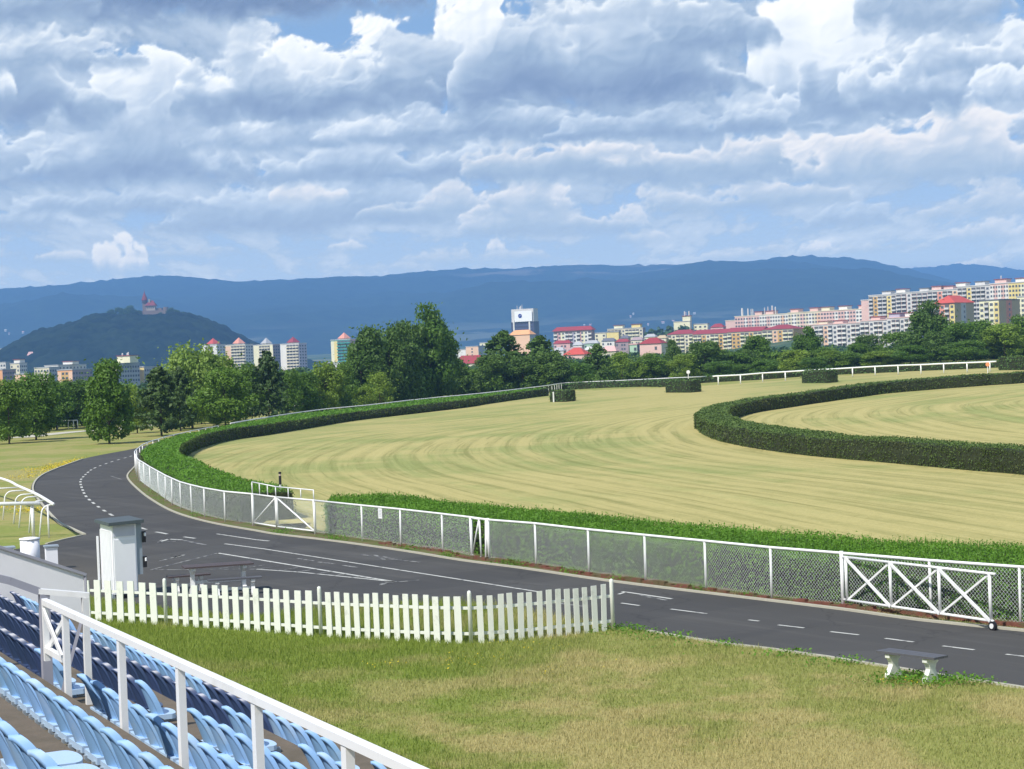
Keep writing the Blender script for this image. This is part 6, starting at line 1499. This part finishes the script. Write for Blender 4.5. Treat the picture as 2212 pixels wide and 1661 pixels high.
cl_spec = [(1196, 1236, 741, 1300, 'rose', 'darkred', 'faded red roofed house just below the crimson wavy roof'), (1238, 1262, 745, 1280, 'white', 'grey', 'white walled low house below the right end of the crimson wavy roof'), (1262, 1296, 741, 1320, 'green', 'grey', 'low pale green house in the middle of the roofs'),
           (1300, 1332, 736, 1330, 'white', 'slate', 'low white house with a blue grey roof under the yellow block'), (1330, 1362, 738, 1310, 'mauve', 'darkred', 'brown walled house right of the blue grey roof'), (1340, 1362, 730, 1380, 'white', 'slate', 'small white roof glowing among the red roofs'),
           (1363, 1392, 734, 1340, 'cream', 'mauve', 'cream house with a flat brown roof in the town centre'), (1392, 1420, 727, 1400, 'pale_yellow', 'grey', 'pale yellow house below the wooded rise'), (1418, 1444, 730, 1360, 'cream', 'tan', 'cream gabled house beside the red roofed flats'),
           (1228, 1262, 756, 1180, 'mauve', 'mauve', 'dull brown roofed house directly above the pink gable'), (1262, 1300, 755, 1200, 'tan', 'lgrey', 'low tan house with a grey roof right of the pink gable'), (1196, 1222, 757, 1190, 'lgrey', 'grey', 'grey low house left of the pink gable')]
for (x0, x1, yt, Y, wl, rc, lab) in cl_spec: B('low_building', lab, Y, x0, x1 - 5, x1, yt, yt + 16, 26, wl, 'tan', 3, pattern='w.ww.', roof='hip', roofcol=rc, roofh=2.2, group='low houses in the town')
B('low_building', 'pink house with a bright red gabled roof rising above the pines', 800, 1217.6, 1262, 1276, 765, 800, 22, 'pink', 'rose', 3, pattern='..w..', roof='hip', roofcol='red', roofh=3.0, group='low houses in the town')
B('low_building', 'pale walled house under a dusty red roof between pine and green block', 850, 1299, 1330, 1336, 758, 790, 24, 'cream', 'tan', 3, pattern='.w.', roof='hip', roofcol='rose', roofh=2.4, group='low houses in the town')
B('apartment_building', 'narrow pale green block left of the big pink block', 860, 1360, 1376, 1381, 744, 785, 30, 'green', 'slate', 5, pattern='.W', roofcol='rose')
B('apartment_building', 'big pale pink block with one column of small windows and a dull red roof', 820, 1381.5, 1428, 1441, 741, 790, 24, 'pink', 'cream', 6, pattern='....w.', roof='hip', roofcol='darkred', roofh=2.6)
# rooftop house on the rise
b = B('apartment_building', 'pale yellow rooftop building with a square turret and two aerials on the rise', 1500, 1455, 1490, 1494, 694, 715, 22, 'pale_yellow', 'lgrey', 3, pattern='...', boxes=((0.78, 6.5, 4.0, 'pale_yellow'),)); masts(b, ((0.66, 8, 0.6), (0.93, 8, 0.6)))
B('apartment_building', 'pale yellow flat roofed block just right of the turreted one', 1500, 1497, 1528, 1532, 699.5, 715, 22, 'pale_yellow', 'lgrey', 3, pattern='www')
B('low_building', 'small crimson hipped roof peeping between the yellow block and the long white flats', 1450, 1534.7, 1562, 1568, 706, 716, 24, 'rose', 'mauve', 2, pattern='ww', roof='hip', roofcol='darkred', roofh=2.8, group='low houses in the town')
# red roofed long flats: stepped sections
secs = [(1441, 1497, 1400, 721.8 - 1.5, 'BwBBwB', 'c.oc.y', 'leftmost section of the long red roofed yellow flats'), (1497, 1571, 1380, 719, 'BBwoBBwB'.replace('o', 'w'), '..o...o.', 'second section of the long red roofed yellow flats'), (1571, 1646, 1350, 714.3, 'BwwBBwBB', '.oo..o..', 'third section of the long red roofed yellow flats, right of the step'), (1646, 1713, 1310, 709.5, 'BBwwBB', '..Po..', 'right section of the long red roofed flats ending in an ochre gable')]
for i, (x0, x1, Y, yt, pt, cs, lab) in enumerate(secs):
    B('apartment_building', lab, Y, x0, x1, 1738 if i == 3 else x1, yt, 762, 33, 'cream', 'ochre', 5, pattern=pt, cols=cs, roof='hip' if i in (0, 3) else 'gable', roofcol='darkred', roofh=3.3, eave=0.6, depth=14, balc='pale_yellow', group='sections of the long red roofed flats')
# long white and pink row above
rows = [(1567, 1592, 1540, 692, '.', 'pink', 'blank pink end block starting the long white and pink row', ()), (1587, 1640, 1500, 681.5, 'wwwwwwwww', 'pink', 'first section of the long white and pink row, carrying aerials', ((0.9, 7, 2.6, 'pink'),)), (1640, 1702, 1460, 677.8, 'wwwwwwwwwww', 'white', 'second section of the long white and pink row', ((0.3, 7, 2.6, 'pink'),)),
        (1702, 1772, 1420, 672.6, 'wwwwwwwwwww', 'cream', 'third section of the long white and pink row', ((0.15, 7, 2.4, 'pink'), (0.75, 7, 2.6, 'pink'))), (1772, 1848, 1375, 668.4, 'wwwwwwwwwwww', 'pink', 'fourth section of the long white and pink row', ((0.1, 7, 2.6, 'cream'), (0.6, 7, 2.6, 'white'))), (1848, 1970, 1330, 661.8, 'wwwwwwwwwwwwwwwww', 'white', 'right section of the long white and pink row meeting the upper flats', ((0.1, 7, 2.4, 'pink'), (0.5, 8, 2.4, 'pink'), (0.8, 8, 2.4, 'white')))]
for i, (x0, x1, Y, yt, pt, wl, lab, bx) in enumerate(rows):
    b = B('apartment_building', lab, Y, x0, x1, x1, yt, 702, 40, wl, 'lgrey', 5, pattern=pt, cols={'pink': 'p.p.w.pw.p', 'white': 'w.p.w.P.', 'cream': '.w.p.w.P'}[wl] if len(pt) > 3 else None, boxes=bx, depth=12, roofcol='cream', group='sections of the long white and pink row')
    if i == 1: masts(b, ((0.18, 6.5, 0.9), (0.42, 6, 0.6), (0.55, 5.5, 0.4), (0.62, 5.5, 0.4)))
    if i == 2: masts(b, ((0.08, 6, 0.4), (0.2, 6.5, 0.4), (0.35, 7, 0.7), (0.46, 6, 0.5)))
# grey balcony row in front
gr = [(1739, 1798, 1180, 700.5, 'BwBBwB', 'left section of the grey balcony row', ((0.6, 6, 1.8, 'cream'),)), (1798, 1858, 1140, 697.5, 'wBBwBB', 'second section of the grey balcony row', ((0.15, 6, 1.8, 'pink'),)), (1858, 1916, 1100, 691, 'BBwBBw', 'third section of the grey balcony row behind the half bare tree', ((0.5, 6, 1.8, 'pink'),)), (1916, 1972, 1060, 685, 'wBBwBB', 'right section of the grey balcony row', ((0.2, 7, 2.2, 'lilac'), (0.8, 6, 2.2, 'white')))]
for (x0, x1, Y, yt, pt, lab, bx) in gr: B('apartment_building', lab, Y, x0, x1, x1, yt, 752, 40, 'lgrey', 'grey', 6, pattern=pt, cols='.p..P.', boxes=bx, depth=12, balc='white', roofcol='pink', group='sections of the grey balcony row')
# upper right row
ur = [(1860, 1880, 1350, 648, '...', 'pink', 'blank pink stepped end of the upper right row', (), None), (1876, 1935, 1330, 635.5, 'BwBBwB', 'lgrey', 'first section of the upper grey row with a box on the roof', ((0.6, 7, 2.2, 'lgrey'),), '.o..y.'), (1935, 2003, 1300, 629.5, 'BBoBBB'.replace('o', 'w'), 'lgrey', 'second section of the upper grey row', ((0.1, 7, 2.4, 'white'), (0.85, 7, 2.0, 'lgrey')), '.r.r.r'),
      (2003, 2068, 1265, 624.5, 'BBwBBw', 'lgrey', 'third section of the upper grey row above the red roofed house', ((0.25, 7, 2.4, 'pink'), (0.65, 7, 2.0, 'pink')), '..r..P'), (2068, 2138, 1230, 615.8, 'BBwBBBw', 'lgrey', 'fourth section of the upper grey row', ((0.05, 7, 2.4, 'white'), (0.65, 7, 2.4, 'lgrey')), '..y....'),
      (2138, 2178, 1200, 611.5, 'wwwwwww', 'pink', 'pink topped flats with an aerial, right of the upper grey row', ((0.5, 8, 2.4, 'pink'),), 'w.w.w'), (2178, 2240, 1180, 608, 'wwwwwwwww', 'yellow', 'yellow flats at the right edge of the picture', ((0.4, 8, 2.4, 'white'),), 'y.v.y')]
for i, (x0, x1, Y, yt, pt, wl, lab, bx, cs) in enumerate(ur):
    b = B('apartment_building', lab, Y, x0, x1, x1, yt, 690, 40, wl, 'pink', 8, pattern=pt, cols=cs, boxes=bx, depth=12, balc='lgrey', roofcol='lgrey', group='sections of the upper right row')
    if i == 5: masts(b, ((0.45, 5, 0.4),))
B('apartment_building', 'red and orange house with a crimson hipped roof and a grey stair strip', 1000, 2019, 2061.5, 2103, 653.5, 705, 42, 'salmon', 'tan', 6, pattern='BwBw', cols='r.ry', sidepat='..w..', roof='hip', roofcol='red', roofh=4.2, eave=0.8, balc='lgrey')
b = B('apartment_building', 'yellow house with grey roof band and a red window strip', 960, 2115, 2157, 2202, 648, 712, 42, 'pale_yellow', 'tan', 7, pattern='wBww', cols='v.vy', sidepat='..w..', roof='flat', roofcol='slate', balc='lgrey')
for b, cm, f0, f1 in ((bpy.data.objects[[o.name for o in bpy.data.objects if o.get('label', '').startswith('red and orange house')][0]], 'lgrey', 0.32, 0.58), (b, 'salmon', 0.34, 0.62)):
    La, Lb, H = b['_d']; o = link('stair_strip', bmesh_box((0.10, Lb * (f1 - f0), H - 0.4), pm_(cm)), b); o.location = (0.08, Lb * (f0 + f1) / 2, H / 2)
o = None
B('apartment_building', 'pale yellow white flats filling the right edge behind the yellow house', 1080, 2196, 2230, 2240, 640, 705, 42, 'pale_yellow', 'tan', 7, pattern='wwww')
for o in list(bpy.data.objects):
    if '_d' in o: del o['_d']
# hamlets on the lower mountain slope and buildings at the hill foot
hr = random.Random(5)
HAM = [(12, 712, 4), (50, 716, 4), (66, 722, 3), (80, 718, 4), (70, 733, 4), (20, 719, 2), (1262, 701, 3), (1275, 700, 4), (1290, 702, 4), (1305, 700, 3), (1420, 697, 5), (1432, 695, 6), (1444, 693, 6), (1454, 692, 5), (1362, 682, 3), (1368, 676, 3), (1400, 699, 3), (1480, 676, 5), (1500, 675, 5), (1415, 703, 4)]
for i, (px_, py_, w_) in enumerate(HAM):
    Y = 5200; v = atY(px_, py_, Y); zb = gz(v.x, Y)
    # sit on the mountain slope: march until the ray is close to the slope
    Yb = 6100 + hr.uniform(-150, 150); v = atY(px_, py_, Yb); sc_ = Yb / FP
    r = empty('slope_house', (v.x, v.y, v.z - 9)); b_ = MB(); b_.box((0, 0, 5), (w_ * sc_, 10, 5)); b_.build('wall', pm_('lgrey'), r)
    b_ = MB(); hw = w_ * sc_ / 2 + 0.6; b_.add([(-hw, -6, 7.5), (hw, -6, 7.5), (hw, 6, 7.5), (-hw, 6, 7.5), (-hw, 0, 10), (hw, 0, 10)], [(0, 1, 5, 4), (1, 2, 5), (2, 3, 4, 5), (3, 0, 4), (3, 2, 1, 0)]); b_.build('roof', pm_('rose' if i % 3 else 'lgrey'), r)
    side_word = ordn(1 + sum(1 for h in HAM if (h[0] < px_) and ((h[0] < 100) == (px_ < 100)) and ((h[0] < 1330) == (px_ < 1330))))
    tag(r, side_word + ' from the left, ' + ('tiny house in the slope hamlet at the far left' if px_ < 100 else 'tiny house in the hamlet above the crimson wavy roof' if px_ < 1330 else 'tiny house in the hamlets left of the turreted building'), 'house', 'tiny hazy houses on the lower mountain slope')
def hillhouse(label, x0, x1, yt, yb, Y, wl, rc=None, rh=3):
    v0, v1 = atY(x0, yb, Y), atY(x1, yb, Y); h = atY(x0, yt, Y).z - v0.z; r = empty('hillside_house', ((v0.x + v1.x) / 2, Y, v0.z)); tag(r, label, 'house', 'buildings at the foot of the castle hill'); w = v1.x - v0.x
    b_ = MB(); b_.box((0, 0, h / 2 - 6), (w, w * 0.6, h + 12)); b_.build('wall', pm_(wl), r)
    b_ = MB()
    if rc: b_.add([(-w * .55, -w * .33, h), (w * .55, -w * .33, h), (w * .55, w * .33, h), (-w * .55, w * .33, h), (-w * .3, 0, h + rh), (w * .3, 0, h + rh)], [(0, 1, 5, 4), (1, 2, 5), (2, 3, 4, 5), (3, 0, 4), (3, 2, 1, 0)])
    else: b_.box((0, 0, h + 0.3), (w + 0.6, w * 0.6 + 0.6, 0.6))
    b_.build('roof', pm_(rc or 'lgrey'), r)
    for q in range(3): o = link('window', bmesh_box((w * 0.12, 0.2, h * 0.2), WIN), r); o.location = (w * (q - 1) * 0.3, -w * 0.3 - 0.05, h * 0.6)
hillhouse('hazy white cube shaped building at the left foot of the castle hill', 25, 42, 744, 757, 2705, 'lgrey')
hillhouse('long low white hall left of the cube shaped building', -30, 24, 755, 760, 2700, 'lgrey')
hillhouse('hazy house with a pointed pinkish roof on the lower hill slope', 60, 74, 768, 777, 2510, 'lgrey', 'rose', 5)

# ================================================================ HAZE
hzb = MB(); X0, X1, Y0_, Y1_, Z0, Z1 = -9800, 9800, -600, 18500, -3.0, HAZE_TOP
hzb.box(((X0 + X1) / 2, (Y0_ + Y1_) / 2, (Z0 + Z1) / 2), (X1 - X0, Y1_ - Y0_, Z1 - Z0))
hm = bpy.data.materials.new('haze'); hm.use_nodes = True; s = NT(hm.node_tree); pv = s.node('ShaderNodeVolumePrincipled')
pv.inputs['Color'].default_value = (0.22, 0.45, 0.88, 1); pv.inputs['Density'].default_value = HAZE_D; pv.inputs['Anisotropy'].default_value = 0.0
out = s.node('ShaderNodeOutputMaterial'); s.l.new(pv.outputs[0], out.inputs[1])
ho = hzb.build('haze', hm); tag(ho, kind='stuff')
